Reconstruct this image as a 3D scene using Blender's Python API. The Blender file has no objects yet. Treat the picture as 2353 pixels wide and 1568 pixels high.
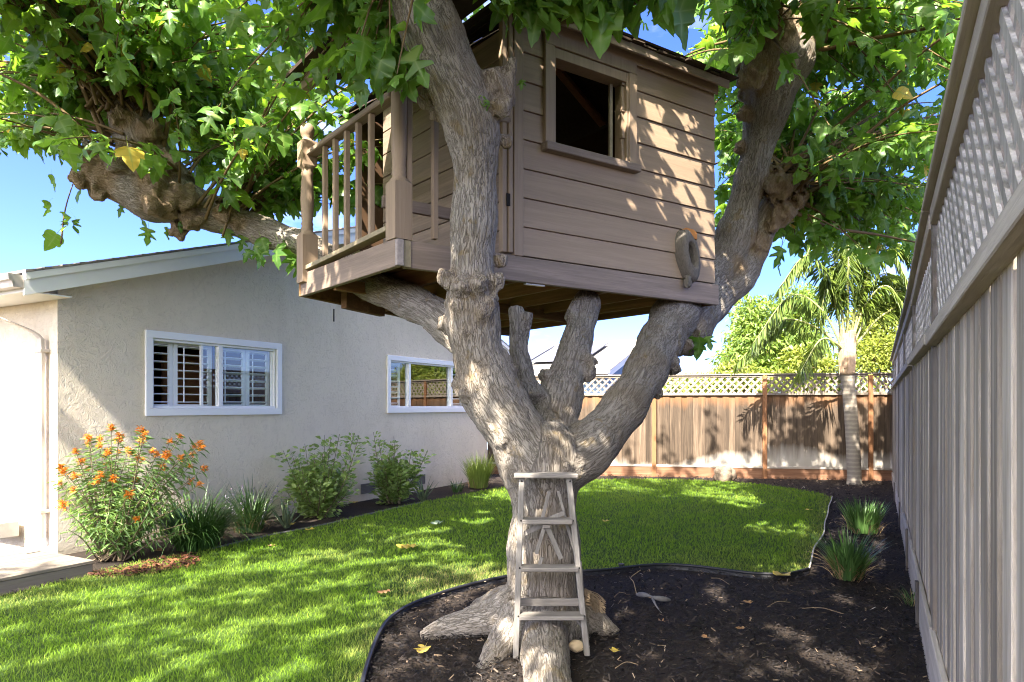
import bpy, bmesh, math, random
import numpy as np
from mathutils import Vector, Matrix, noise as mnoise
random.seed(7); RNG = np.random.default_rng(11)
R = math.radians
SC = bpy.context.scene
COL = SC.collection
# ------------------------------------------------------------------ camera
EYE, FOC, CX, HY = 1.5, 1569.0, 1176.5, 935.0      # eye height, focal length and horizon in a 2353 px wide frame
cam = bpy.data.cameras.new('camera'); cam.lens = 24.0; cam.sensor_width = 36.0
cam.shift_y = (HY-784.0)/2353.0; cam.clip_end = 600; cam.clip_start = 0.05
co = bpy.data.objects.new('camera', cam); COL.objects.link(co)
co.location = (0, 0, EYE); co.rotation_euler = (R(90), 0, 0); SC.camera = co
# ------------------------------------------------------------------ light
SUN_EL, SUN_AZ = 47.0, 24.5            # sun behind the camera, to its left
sdir = Vector((-math.sin(R(SUN_AZ))*math.cos(R(SUN_EL)), -math.cos(R(SUN_AZ))*math.cos(R(SUN_EL)), math.sin(R(SUN_EL))))
w = bpy.data.worlds.new('World'); SC.world = w; w.use_nodes = True
wt = w.node_tree; wt.nodes.clear()
wo = wt.nodes.new('ShaderNodeOutputWorld'); bg = wt.nodes.new('ShaderNodeBackground')
sk = wt.nodes.new('ShaderNodeTexSky'); sk.sky_type = 'NISHITA'; sk.sun_disc = False
sk.sun_elevation = R(SUN_EL); sk.sun_rotation = R(180+SUN_AZ); sk.air_density = 0.4; sk.dust_density = 2.6; sk.ozone_density = 3.0
hs = wt.nodes.new('ShaderNodeHueSaturation'); hs.inputs['Saturation'].default_value = 1.35; hs.inputs['Value'].default_value = 1.0; hs.inputs['Hue'].default_value = 0.525
wb = wt.nodes.new('ShaderNodeMix'); wb.data_type = 'RGBA'; wb.blend_type = 'MULTIPLY'; wb.inputs[0].default_value = 1.0; wb.inputs[7].default_value = (1.0, 0.99, 0.91, 1)
wt.links.new(sk.outputs[0], wb.inputs[6]); wt.links.new(wb.outputs[2], hs.inputs['Color'])
tc = wt.nodes.new('ShaderNodeTexCoord'); mp = wt.nodes.new('ShaderNodeMapping'); mp.inputs['Scale'].default_value = (1.0, 1.0, 2.6)
mp.inputs['Location'].default_value = (4.2, 0.6, 3.1)
wt.links.new(tc.outputs['Generated'], mp.inputs[0])
cn = wt.nodes.new('ShaderNodeTexNoise'); cn.inputs['Scale'].default_value = 3.2; cn.inputs['Detail'].default_value = 8; cn.inputs['Roughness'].default_value = 0.55
wt.links.new(mp.outputs[0], cn.inputs['Vector'])
cr = wt.nodes.new('ShaderNodeValToRGB'); cr.color_ramp.elements[0].position = 0.56; cr.color_ramp.elements[1].position = 0.80
cr.color_ramp.elements[1].color = (0.8, 0.8, 0.8, 1)
wt.links.new(cn.outputs[0], cr.inputs[0])
cm = wt.nodes.new('ShaderNodeMix'); cm.data_type = 'RGBA'; cm.inputs[7].default_value = (2.6, 2.7, 2.9, 1)
wt.links.new(cr.outputs[0], cm.inputs[0]); wt.links.new(hs.outputs[0], cm.inputs[6])
wt.links.new(cm.outputs[2], bg.inputs[0]); bg.inputs[1].default_value = 0.15
wt.links.new(bg.outputs[0], wo.inputs[0])
sl = bpy.data.lights.new('sun', 'SUN'); sl.energy = 3.8; sl.angle = R(0.53); sl.color = (1.0, 0.93, 0.82)
so = bpy.data.objects.new('sun', sl); COL.objects.link(so); so.rotation_euler = sdir.to_track_quat('Z', 'Y').to_euler()
so.location = (-4, -6, 12)
SC.view_settings.view_transform = 'Standard'; SC.view_settings.look = 'None'; SC.view_settings.gamma = 1.0
SC.view_settings.use_curve_mapping = False; SC.view_settings.exposure = 2.92
SC.render.engine = 'CYCLES'; SC.cycles.use_denoising = True; SC.cycles.denoising_prefilter = 'ACCURATE'; SC.cycles.filter_width = 1.05
SC.cycles.max_bounces = 8; SC.cycles.diffuse_bounces = 4; SC.cycles.transparent_max_bounces = 12; SC.cycles.transmission_bounces = 5
SC.cycles.caustics_reflective = False; SC.cycles.caustics_refractive = False
# ------------------------------------------------------------------ pixel helpers: where a thing seen in the photo stands
def P(px, py, Y): return Vector(((px-CX)/FOC*Y, Y, EYE-(py-HY)/FOC*Y))
def G(px, py):
    Y = EYE*FOC/(py-HY); return Vector(((px-CX)/FOC*Y, Y, 0))
def rpx(r, Y): return r/FOC*Y
# ------------------------------------------------------------------ objects
def tag(o, label, cat, group=None, kind=None):
    o['label'] = label
    if cat: o['category'] = cat
    if group: o['group'] = group
    if kind: o['kind'] = kind
    return o
def empty(name, loc, label, cat, group=None):
    o = bpy.data.objects.new(name, None); o.location = loc; o.empty_display_size = 0.1; COL.objects.link(o)
    return tag(o, label, cat, group)
def link(name, me, m, parent=None, loc=None):
    if m is not None and len(me.materials) == 0:
        for x in (m if isinstance(m, (list, tuple)) else [m]): me.materials.append(x)
    o = bpy.data.objects.new(name, me); COL.objects.link(o)
    if loc is not None: o.location = loc
    if parent is not None:
        o.parent = parent
        base = parent.location if parent.parent is None else parent.location + parent.parent.location
        o.location = Vector(o.location) - base
    return o
def centred(me):
    n = len(me.vertices); a = np.empty(n*3, np.float32); me.vertices.foreach_get('co', a); a = a.reshape(-1, 3)
    c = (a.min(0)+a.max(0))/2; a -= c; me.vertices.foreach_set('co', a.ravel()); me.update()
    return Vector(c.tolist())
def put(name, me, m, parent=None): return link(name, me, m, parent, centred(me))
def from_bm(bm, smooth=False):
    me = bpy.data.meshes.new('m'); bmesh.ops.recalc_face_normals(bm, faces=bm.faces[:]); bm.to_mesh(me); bm.free()
    if smooth: me.polygons.foreach_set('use_smooth', [True]*len(me.polygons))
    return me
def np_mesh(V, F, attrs=None, smooth=False):
    V = np.asarray(V, np.float32); F = np.asarray(F, np.int32); k = F.shape[1]
    me = bpy.data.meshes.new('m'); me.vertices.add(len(V)); me.vertices.foreach_set('co', V.ravel())
    me.loops.add(F.size); me.loops.foreach_set('vertex_index', F.ravel())
    me.polygons.add(len(F)); me.polygons.foreach_set('loop_start', np.arange(0, F.size, k, dtype=np.int32))
    if smooth: me.polygons.foreach_set('use_smooth', np.ones(len(F), bool))
    me.update(calc_edges=True)
    for nme, arr in (attrs or {}).items():
        arr = np.asarray(arr, np.float32)
        if arr.ndim == 2:
            a = me.attributes.new(nme, 'FLOAT_VECTOR', 'POINT'); a.data.foreach_set('vector', arr.ravel())
        else:
            a = me.attributes.new(nme, 'FLOAT', 'POINT'); a.data.foreach_set('value', arr)
    return me
def hexa(bm, c):
    vs = [bm.verts.new(p) for p in c]
    fs = []
    for f in ((0,1,2,3), (7,6,5,4), (0,4,5,1), (1,5,6,2), (2,6,7,3), (3,7,4,0)):
        fs.append(bm.faces.new([vs[i] for i in f]))
    return vs, fs
def box_me(O, a, b, c, bev=0.004, jit=0.0):
    """box with corner O and edge vectors a, b, c"""
    bm = bmesh.new(); O, a, b, c = Vector(O), Vector(a), Vector(b), Vector(c)
    hexa(bm, [O, O+a, O+a+b, O+b, O+c, O+a+c, O+a+b+c, O+b+c])
    if jit:
        for v in bm.verts: v.co += Vector((random.uniform(-jit, jit), random.uniform(-jit, jit), random.uniform(-jit, jit)))
    if bev: bmesh.ops.bevel(bm, geom=bm.edges[:], offset=bev, segments=1, affect='EDGES')
    return from_bm(bm)
def bar_me(p, q, wd, th, side=(0, 1, 0), bev=0.003, jit=0.0):
    """bar of section wd x th from p to q; th along 'side'"""
    p, q = Vector(p), Vector(q); ax = (q-p); s = Vector(side); s = (s-ax.normalized()*s.dot(ax.normalized())).normalized()
    t = ax.normalized().cross(s)
    return box_me(p-t*wd/2-s*th/2, ax, t*wd, s*th, bev, jit)
def prism_me(pts, ext, bev=0.0):
    bm = bmesh.new(); e = Vector(ext); n = len(pts)
    A = [bm.verts.new(Vector(p)) for p in pts]; B = [bm.verts.new(Vector(p)+e) for p in pts]
    bm.faces.new(A); bm.faces.new(B[::-1])
    for i in range(n): bm.faces.new((A[i], B[i], B[(i+1) % n], A[(i+1) % n]))
    if bev: bmesh.ops.bevel(bm, geom=bm.edges[:], offset=bev, segments=1, affect='EDGES')
    return from_bm(bm)
def joined(mes):
    bm = bmesh.new()
    for me in mes:
        bm.from_mesh(me); bpy.data.meshes.remove(me)
    me = bpy.data.meshes.new('m'); bm.to_mesh(me); bm.free(); return me
def lathe_me(prof, seg=16, origin=(0, 0, 0), smooth=True, sq=None):
    """profile of (radius, z); sq: set of indices whose ring is square"""
    bm = bmesh.new(); rings = []
    for i, (r, z) in enumerate(prof):
        ring = []
        for k in range(seg):
            a = 2*math.pi*(k+(0.0 if sq else 0.5))/seg; x, y = math.cos(a), math.sin(a)
            if sq and i in sq:
                m = max(abs(x), abs(y)); x, y = x/m, y/m
            ring.append(bm.verts.new((origin[0]+r*x, origin[1]+r*y, origin[2]+z)))
        rings.append(ring)
    for A, B in zip(rings, rings[1:]):
        for k in range(seg): bm.faces.new((A[k], A[(k+1) % seg], B[(k+1) % seg], B[k]))
    bm.faces.new(rings[0][::-1]); bm.faces.new(rings[-1])
    zs = [(prof[i][1]+origin[2], prof[i+1][1]+origin[2]) for i in range(len(prof)-1) if sq and i in sq and i+1 in sq]
    me = from_bm(bm, smooth)
    for p in me.polygons:
        if any(a-1e-4 <= p.center.z <= b+1e-4 for a, b in zs): p.use_smooth = False
    return me
def catmull(pts, step):
    pts = [np.array(p, float) for p in pts]; out = []
    E = [2*pts[0]-pts[1]] + pts + [2*pts[-1]-pts[-2]]
    for i in range(1, len(E)-2):
        a, b, c, d = E[i-1], E[i], E[i+1], E[i+2]
        n = max(2, int(np.linalg.norm((c-b)[:3])/step))
        for k in range(n):
            t = k/n
            out.append(0.5*((2*b)+(-a+c)*t+(2*a-5*b+4*c-d)*t*t+(-a+3*b-3*c+d)*t**3))
    out.append(pts[-1]); return np.array(out)
def frames(C):
    T = np.gradient(C, axis=0); T /= np.linalg.norm(T, axis=1)[:, None]+1e-9
    n = np.cross(T[0], [0.3, 1, 0.1]); n /= np.linalg.norm(n); N = [n]
    for i in range(1, len(C)):
        n = N[-1]-T[i]*np.dot(N[-1], T[i]); n /= np.linalg.norm(n)+1e-9; N.append(n)
    N = np.array(N); return T, N, np.cross(T, N)
def tube_np(C, rad, seg=8, cap=True):
    C = np.asarray(C, float); rad = np.broadcast_to(rad, (len(C),)); T, N, B = frames(C); n = len(C)
    a = np.arange(seg)*2*math.pi/seg
    V = C[:, None, :]+rad[:, None, None]*(np.cos(a)[None, :, None]*N[:, None, :]+np.sin(a)[None, :, None]*B[:, None, :])
    V = V.reshape(-1, 3); i = np.arange(n-1)[:, None]*seg; k = np.arange(seg)[None, :]; k2 = (k+1) % seg
    F = np.stack([i+k, i+k2, i+seg+k2, i+seg+k], -1).reshape(-1, 4)
    if cap:
        V = np.vstack([V, C[:1], C[-1:]]); a0, a1 = n*seg, n*seg+1
        kk = np.arange(seg); k3 = (kk+1) % seg
        F = np.vstack([F, np.stack([np.full(seg, a0), k3, kk, kk], -1), np.stack([np.full(seg, a1), (n-1)*seg+kk, (n-1)*seg+k3, (n-1)*seg+k3], -1)])
    return V, F
def tube_me(C, rad, seg=8, smooth=True):
    V, F = tube_np(C, rad, seg); bm = bmesh.new(); vs = [bm.verts.new(v) for v in V]
    for f in F:
        u = list(dict.fromkeys(int(x) for x in f))
        try: bm.faces.new([vs[i] for i in u])
        except ValueError: pass
    return from_bm(bm, smooth)
def cat_np(parts):
    V = []; F = []; n = 0
    for v, f in parts: V.append(v); F.append(np.asarray(f)+n); n += len(v)
    return np.vstack(V), np.vstack(F)
def blob_me(c, r, sub=3, amp=0.2, sc=3.0, seed=0, flat=None):
    bm = bmesh.new(); bmesh.ops.create_icosphere(bm, subdivisions=sub, radius=1.0)
    for v in bm.verts:
        n = v.co.normalized(); d = 1+amp*mnoise.noise(n*sc+Vector((seed, seed*1.7, 0)))+amp*0.4*mnoise.noise(n*sc*3+Vector((seed, 0, 5)))
        v.co = Vector((n.x*r[0], n.y*r[1], n.z*r[2]))*d
        if flat is not None and v.co.z < flat: v.co.z = flat
        v.co += Vector(c)
    return from_bm(bm, True)
def pip(poly, x, y):
    poly = np.asarray(poly, float); x0, y0 = poly[:, 0], poly[:, 1]; x1, y1 = np.roll(x0, -1), np.roll(y0, -1)
    ins = np.zeros(len(x), bool)
    for a, b, c, d in zip(x0, y0, x1, y1):
        if b == d: continue
        m = ((b > y) != (d > y)) & (x < (c-a)*(y-b)/(d-b)+a); ins ^= m
    return ins
# ------------------------------------------------------------------ materials
class N:
    def __init__(s, name, rough=0.7, spec=0.3):
        s.m = bpy.data.materials.new(name); s.m.use_nodes = True; s.t = s.m.node_tree; s.t.nodes.clear()
        s.out = s.t.nodes.new('ShaderNodeOutputMaterial'); s.b = s.t.nodes.new('ShaderNodeBsdfPrincipled')
        s.b.inputs['Roughness'].default_value = rough; s.b.inputs['Specular IOR Level'].default_value = spec
        s.t.links.new(s.b.outputs[0], s.out.inputs[0])
    def n(s, typ, **kw):
        x = s.t.nodes.new(typ)
        for k, v in kw.items(): setattr(x, k, v)
        return x
    def l(s, a, b): s.t.links.new(a, b)
    def put(s, sock, v):
        if hasattr(v, 'is_linked') or hasattr(v, 'links'): s.l(v, sock)
        else: sock.default_value = v
    def vec(s, kind='Object', scale=(1, 1, 1), rot=(0, 0, 0), attr=None, rnd=0.0):
        if attr:
            c = s.n('ShaderNodeAttribute'); c.attribute_name = attr; o = c.outputs['Vector']
        elif kind == 'World':
            c = s.n('ShaderNodeNewGeometry'); o = c.outputs['Position']
        else:
            c = s.n('ShaderNodeTexCoord'); o = c.outputs[kind]
        if rnd:
            oi = s.n('ShaderNodeObjectInfo'); ml = s.n('ShaderNodeMath', operation='MULTIPLY'); ml.inputs[1].default_value = rnd
            s.l(oi.outputs['Random'], ml.inputs[0]); va = s.n('ShaderNodeVectorMath', operation='ADD'); s.l(o, va.inputs[0]); s.l(ml.outputs[0], va.inputs[1]); o = va.outputs[0]
        r = s.n('ShaderNodeMapping'); r.inputs['Rotation'].default_value = rot; s.l(o, r.inputs[0])
        g = s.n('ShaderNodeVectorMath', operation='MULTIPLY'); g.inputs[1].default_value = scale; s.l(r.outputs[0], g.inputs[0])
        return g.outputs[0]
    def noise(s, vec, scale=5, detail=4, rough=0.55, dist=0.0, kind='FBM'):
        x = s.n('ShaderNodeTexNoise'); x.inputs['Scale'].default_value = scale; x.inputs['Detail'].default_value = detail
        x.inputs['Roughness'].default_value = rough; x.inputs['Distortion'].default_value = dist; s.l(vec, x.inputs['Vector']); return x.outputs[0]
    def vor(s, vec, scale=5, feat='F1', out=0):
        x = s.n('ShaderNodeTexVoronoi'); x.feature = feat; x.inputs['Scale'].default_value = scale; s.l(vec, x.inputs['Vector']); return x.outputs[out]
    def ramp(s, f, stops):
        x = s.n('ShaderNodeValToRGB'); e = x.color_ramp.elements
        while len(e) < len(stops): e.new(0.5)
        for i, (p, c) in enumerate(stops):
            e[i].position = p; e[i].color = (c, c, c, 1) if isinstance(c, (int, float)) else (c[0], c[1], c[2], 1)
        s.l(f, x.inputs[0]); return x.outputs[0]
    def mix(s, f, a, b, mode='MIX'):
        x = s.n('ShaderNodeMix'); x.data_type = 'RGBA'; x.blend_type = mode
        s.put(x.inputs[0], f)
        for i, v in ((6, a), (7, b)):
            if isinstance(v, tuple): x.inputs[i].default_value = (v[0], v[1], v[2], 1)
            else: s.l(v, x.inputs[i])
        return x.outputs[2]
    def math(s, op, a, b=0.0, clamp=False):
        x = s.n('ShaderNodeMath', operation=op); x.use_clamp = clamp; s.put(x.inputs[0], a); s.put(x.inputs[1], b); return x.outputs[0]
    def rand(s): return s.n('ShaderNodeObjectInfo').outputs['Random']
    def attr(s, nme, out='Fac'):
        x = s.n('ShaderNodeAttribute'); x.attribute_name = nme; return x.outputs[out]
    def sep(s, vec, k):
        x = s.n('ShaderNodeSeparateXYZ'); s.l(vec, x.inputs[0]); return x.outputs[k]
    def bump(s, h, strength=0.4, dist=0.01):
        x = s.n('ShaderNodeBump'); x.inputs['Strength'].default_value = strength; x.inputs['Distance'].default_value = dist
        s.l(h, x.inputs['Height']); s.l(x.outputs[0], s.b.inputs['Normal']); return x
    def col(s, c): s.put(s.b.inputs['Base Color'], c if not isinstance(c, tuple) else (c[0], c[1], c[2], 1)); return s
    def rough(s, c): s.put(s.b.inputs['Roughness'], c)
def plain(name, c, rough=0.6, spec=0.3, var=0.12, scale=6, bump=0.0):
    s = N(name, rough, spec); v = s.vec('World'); f = s.noise(v, scale, 5)
    s.col(s.mix(f, tuple(x*(1-var) for x in c), tuple(min(1, x*(1+var)) for x in c)))
    if bump: s.bump(s.noise(v, scale*8, 4), bump, 0.004)
    return s.m
def wood(name, c0, c1, axis='z', ang=0.0, rough=0.8, fine=60, grain=0.35, bump=0.35, extra=None, spread=0.25, crack=0.0):
    """weathered or painted board; grain runs along 'axis' (x after turning by ang, or z)"""
    s = N(name, rough, 0.25)
    sc = {'z': (1, 1, 0.05), 'x': (0.05, 1, 1)}[axis]
    v = s.vec('Object', sc, (0, 0, -ang), rnd=37.0)
    g = s.noise(v, fine, 6, 0.65, 0.6); big = s.noise(v, 9, 3, 0.5, 0.8)
    c = s.mix(s.ramp(g, [(0.3, 0.0), (0.7, 1.0)]), c0, c1)
    dark = tuple(x*0.55 for x in c0)
    c = s.mix(s.math('MULTIPLY', s.ramp(big, [(0.42, 1.0), (0.62, 0.0)]), grain), c, dark)
    hv = s.n('ShaderNodeHueSaturation'); s.l(c, hv.inputs['Color'])
    s.l(s.math('ADD', s.math('MULTIPLY', s.rand(), spread*2), 1-spread), hv.inputs['Value']); c = hv.outputs[0]
    if extra: c = extra(s, c)
    s.col(c); s.bump(g, bump, 0.006)
    return s.m
def leafmat(name, c0, c1, trans, tw=0.45, rough=0.45, vein=None, spec=0.45, yellow=None):
    s = N(name, rough, spec)
    rn = s.math('FRACT', s.math('ADD', s.attr('rnd'), s.rand()))
    c = s.mix(rn, c0, c1); tcol = s.mix(rn, tuple(x*0.75 for x in trans), trans)
    if yellow:
        f = s.math('GREATER_THAN', rn, yellow[0]); c = s.mix(f, c, yellow[1]); tcol = s.mix(f, tcol, yellow[1])
    if vein:
        vf = s.math('POWER', s.attr('vein'), 9.0); c = s.mix(s.math('MULTIPLY', vf, 0.8), c, vein); tcol = s.mix(s.math('MULTIPLY', vf, 0.6), tcol, vein)
    s.col(c)
    tr = s.n('ShaderNodeBsdfTranslucent'); s.l(tcol, tr.inputs[0]); mx = s.n('ShaderNodeMixShader'); mx.inputs[0].default_value = tw
    s.l(s.b.outputs[0], mx.inputs[1]); s.l(tr.outputs[0], mx.inputs[2]); s.l(mx.outputs[0], s.out.inputs[0])
    return s.m
M = {}
# ================================================================== ground, lawn
def soil_mat():
    s = N('soil', 0.9, 0.2); v = s.vec('World'); a = s.noise(v, 60, 6, 0.7); b = s.noise(v, 3, 4)
    c = s.mix(a, (0.012, 0.009, 0.007), (0.045, 0.034, 0.027)); c = s.mix(s.ramp(b, [(0.45, 0.0), (0.7, 0.5)]), c, (0.06, 0.042, 0.03))
    s.col(c); s.bump(a, 0.9, 0.02); return s.m
M['soil'] = soil_mat()
def lawn_mat():
    s = N('lawn_soil', 0.9, 0.1); v = s.vec('World'); a = s.noise(v, 90, 5, 0.7)
    s.col(s.mix(a, (0.03, 0.055, 0.012), (0.07, 0.12, 0.025))); s.bump(a, 0.7, 0.02); return s.m
M['lawn'] = lawn_mat()
bm = bmesh.new(); bmesh.ops.create_grid(bm, x_segments=8, y_segments=8, size=200)
g = put('ground', from_bm(bm), M['soil']); g.location = (0, 150, -0.012); tag(g, 'dark soil ground of the garden and beyond', None, kind='structure')
EDGE_BED = [(217,1316),(300,1298),(408,1279),(459,1270),(606,1235),(747,1207),(861,1180),(989,1152),(1158,1120)]
EDGE_BACK = [(1270,1106),(1385,1103),(1520,1103),(1652,1107),(1770,1117),(1876,1134),(1912,1145)]
EDGE_PIPE = [(1912,1145),(1904,1174),(1897,1205),(1891,1234),(1872,1266),(1864,1292),(1858,1316)]
EDGE_LOW = [(1858,1316),(1812,1328),(1760,1328),(1716,1325),(1589,1309),(1509,1306),(1440,1313),(1385,1319),(1320,1322)]
EDGE_TREE = [(1240,1322),(1152,1336),(1090,1350),(1027,1368),(975,1387),(932,1406),(900,1428),(880,1451),(864,1482),(852,1515),(836,1568),(818,1680),(805,1900)]
def smooth2(px): return catmull([tuple(G(*p)) for p in px], 0.12)
e_bed, e_back, e_pipe, e_low, e_tree = [smooth2(x) for x in (EDGE_BED, EDGE_BACK, EDGE_PIPE, EDGE_LOW, EDGE_TREE)]
LAWN = np.vstack([e_bed, e_back, e_pipe, e_low, e_tree, [[-0.4, 1.6, 0], [-5.5, 1.6, 0], [-5.4, 3.4, 0], [-4.05, 5.33, 0], [-3.72, 6.07, 0]]])
bm = bmesh.new(); f = bm.faces.new([bm.verts.new((p[0], p[1], 0.006)) for p in LAWN]); bmesh.ops.triangulate(bm, faces=[f])
lo = put('lawn', from_bm(bm), M['lawn']); tag(lo, 'green lawn curving round the mulch bed', None, kind='structure')
def grassmat():
    s = N('grass_blade', 0.6, 0.12); p = s.vec('World'); rn = s.attr('rnd'); tip = s.attr('tip')
    big = s.noise(p, 1.3, 3); mid = s.noise(p, 6, 3)
    c = s.mix(rn, (0.15, 0.285, 0.016), (0.28, 0.44, 0.034)); c = s.mix(s.ramp(big, [(0.4, 0.0), (0.72, 0.55)]), c, (0.33, 0.38, 0.08))
    c = s.mix(s.ramp(mid, [(0.35, 0.35), (0.6, 0.0)]), c, (0.09, 0.19, 0.018))
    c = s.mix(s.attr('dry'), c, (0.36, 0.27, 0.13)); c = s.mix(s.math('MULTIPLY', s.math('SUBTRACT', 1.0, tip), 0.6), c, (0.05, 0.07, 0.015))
    s.col(c); tr = s.n('ShaderNodeBsdfTranslucent'); s.l(s.mix(0.5, c, (0.30, 0.52, 0.04)), tr.inputs[0])
    mx = s.n('ShaderNodeMixShader'); mx.inputs[0].default_value = 0.35; s.l(s.b.outputs[0], mx.inputs[1]); s.l(tr.outputs[0], mx.inputs[2]); s.l(mx.outputs[0], s.out.inputs[0]); return s.m
M['grass'] = grassmat()
def lawn_grass():
    n = 900000; x = RNG.uniform(-5.6, 7.6, n); y = 2.4+(14.6-2.4)*RNG.random(n)**1.0
    dens = np.clip((4.2/y)**1.55, 0.07, 1.0)
    vis = (np.abs(x) < 0.80*y+0.4); k = (RNG.random(n) < dens) & vis; x, y = x[k], y[k]
    k = pip(LAWN[:, :2], x, y); x, y = x[k], y[k]; n = len(x)
    h = RNG.uniform(0.022, 0.05, n)*(1+0.012*y); wd = 0.0021*(0.55+0.30*y)*RNG.uniform(0.7, 1.3, n)
    patch = np.array([mnoise.noise(Vector((a*1.7, b*1.7, 3))) for a, b in zip(x[::1], y[::1])]); h *= 1+0.35*patch
    a = RNG.uniform(0, 2*math.pi, n); ln = RNG.uniform(0.1, 0.95, n); lx, ly = np.cos(a)*h*ln, np.sin(a)*h*ln
    b = RNG.uniform(0, 2*math.pi, n); sx, sy = np.cos(b)*wd/2, np.sin(b)*wd/2
    z0 = np.zeros(n)+0.004
    V = np.stack([np.stack([x-sx, y-sy, z0], 1), np.stack([x+sx, y+sy, z0], 1),
                  np.stack([x+lx*0.35+sx*0.8, y+ly*0.35+sy*0.8, h*0.55], 1), np.stack([x+lx*0.35-sx*0.8, y+ly*0.35-sy*0.8, h*0.55], 1),
                  np.stack([x+lx, y+ly, h*np.sqrt(np.clip(1-ln*ln*0.55, 0.2, 1))], 1)], 1).reshape(-1, 3)
    i = np.arange(n)[:, None]*5
    F = np.concatenate([i+np.array([[0, 1, 2]]), i+np.array([[0, 2, 3]]), i+np.array([[3, 2, 4]])], 1).reshape(-1, 3)
    rn = np.repeat(RNG.random(n), 5); tip = np.tile([0, 0, 0.6, 0.6, 1.0], n)
    dry = np.zeros(n)
    for (px, py, r, s) in ((1010, 1335, 0.45, 1.0), (960, 1360, 0.3, 0.8), (1100, 1325, 0.4, 0.9), (240, 1325, 0.5, 0.5), (760, 1280, 0.35, 0.35), (1700, 1312, 0.6, 0.4), (60, 1375, 0.4, 0.5), (920, 1410, 0.25, .5)):
        q = G(px, py); d = np.sqrt((x-q.x)**2+((y-q.y)*0.8)**2); dry = np.maximum(dry, s*np.clip(1.25-d/r, 0, 1))
    ed = np.vstack([e_tree, e_low, e_pipe]); 
    dm = np.min((x[:, None]-ed[None, ::3, 0])**2+(y[:, None]-ed[None, ::3, 1])**2, 1)**0.5
    dry = np.maximum(dry, 0.75*np.clip(1-dm/0.30, 0, 1)); dry = np.repeat(np.clip(dry*RNG.uniform(0.2, 1.3, n), 0, 1), 5)
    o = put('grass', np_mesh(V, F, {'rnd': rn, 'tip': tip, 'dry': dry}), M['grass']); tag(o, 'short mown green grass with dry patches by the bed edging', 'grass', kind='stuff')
lawn_grass()
def chipmat():
    s = N('mulch_chip', 0.75, 0.3); rn = s.attr('rnd')
    s.col(s.ramp(rn, [(0.0, (0.006, 0.005, 0.005)), (0.6, (0.018, 0.014, 0.0125)), (0.9, (0.036, 0.027, 0.022)), (0.97, (0.08, 0.058, 0.042)), (0.992, (0.25, 0.18, 0.12))])); return s.m
M['chip'] = chipmat()
s = N('red_chip', 0.75, 0.3); s.col(s.ramp(s.attr('rnd'), [(0, (0.02, 0.008, 0.005)), (0.7, (0.085, 0.028, 0.012)), (1, (0.20, 0.08, 0.035))])); M['redchip'] = s.m
def chips(name, x, y, mat, label, smin, smax, zmax=0.03):
    n = len(x); L = RNG.uniform(smin, smax, n)*(1+0.03*y); W = L*RNG.uniform(0.16, 0.42, n); a = RNG.uniform(0, 2*math.pi, n)
    t1 = RNG.normal(0, 0.33, n); t2 = RNG.normal(0, 0.4, n)
    u = np.stack([np.cos(a)*np.cos(t1), np.sin(a)*np.cos(t1), np.sin(t1)], 1); v = np.stack([-np.sin(a)*np.cos(t2), np.cos(a)*np.cos(t2), np.sin(t2)], 1)
    c = np.stack([x, y, RNG.uniform(0.0, zmax, n)**1.0], 1); k = RNG.uniform(0.5, 1, (n, 1))
    V = np.stack([c-u*L[:, None]/2-v*W[:, None]/2*k, c+u*L[:, None]/2-v*W[:, None]/2*0.7, c+u*L[:, None]/2+v*W[:, None]/2*k, c-u*L[:, None]/2+v*W[:, None]/2*0.8,
                  c+np.array([0, 0, 1])*W[:, None]*0.35], 1).reshape(-1, 3)
    i = np.arange(n)[:, None]*5; F = np.concatenate([i+np.array([f]) for f in ([0, 1, 4], [1, 2, 4], [2, 3, 4], [3, 0, 4])], 1).reshape(-1, 3)
    o = put(name, np_mesh(V, F, {'rnd': np.repeat(RNG.random(n), 5)}), mat); tag(o, label, 'mulch', kind='stuff')
n = 420000; x = RNG.uniform(-4.5, 8.0, n); y = RNG.uniform(2.2, 15.3, n)
k = (RNG.random(n) < np.clip((4.3/y)**1.5, 0.1, 1)) & (np.abs(x) < 0.79*y+0.3) & ~pip(LAWN[:, :2], x, y); x, y = x[k], y[k]
hx, hy = x+4.607, y-6.92; k = (hx*0.877-hy*0.48 > 0.02) & ~((x+3.72)*0.877-(y-6.08)*0.48 < -0.0) ; x, y = x[k], y[k]
k = (x-2.32)*0.881-(y-3.72)*0.472 < 0.03; x, y = x[k], y[k]
chips('wood_mulch', x, y, M['chip'], 'dark brown bark mulch covering the planting beds', 0.008, 0.036)
q = G(262, 1300); n = 1500; a = RNG.uniform(0, 6.28, n); r = 0.62*np.sqrt(RNG.random(n)); x = q.x+0.15+r*np.cos(a); y = q.y+r*np.sin(a)*0.8
k = ((x+4.607)*0.877-(y-6.92)*0.48 > 0.03) & ((x+3.72)*0.877-(y-6.08)*0.48 > 0.02); chips('red_bark_litter', x[k], y[k], M['redchip'], 'reddish brown bark litter under the orange flowering shrub', 0.03, 0.075, 0.045)
n = 1500; x = RNG.uniform(-4.5, 7.8, n); y = RNG.uniform(2.6, 15.0, n); k = (np.abs(x) < 0.79*y+0.3) & ~pip(LAWN[:, :2], x, y) & ((x+4.607)*0.877-(y-6.92)*0.48 > 0.05) & ((x+3.72)*0.877-(y-6.08)*0.48 > 0.05) & ((x-2.32)*0.881-(y-3.72)*0.472 < -0.06)
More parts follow.
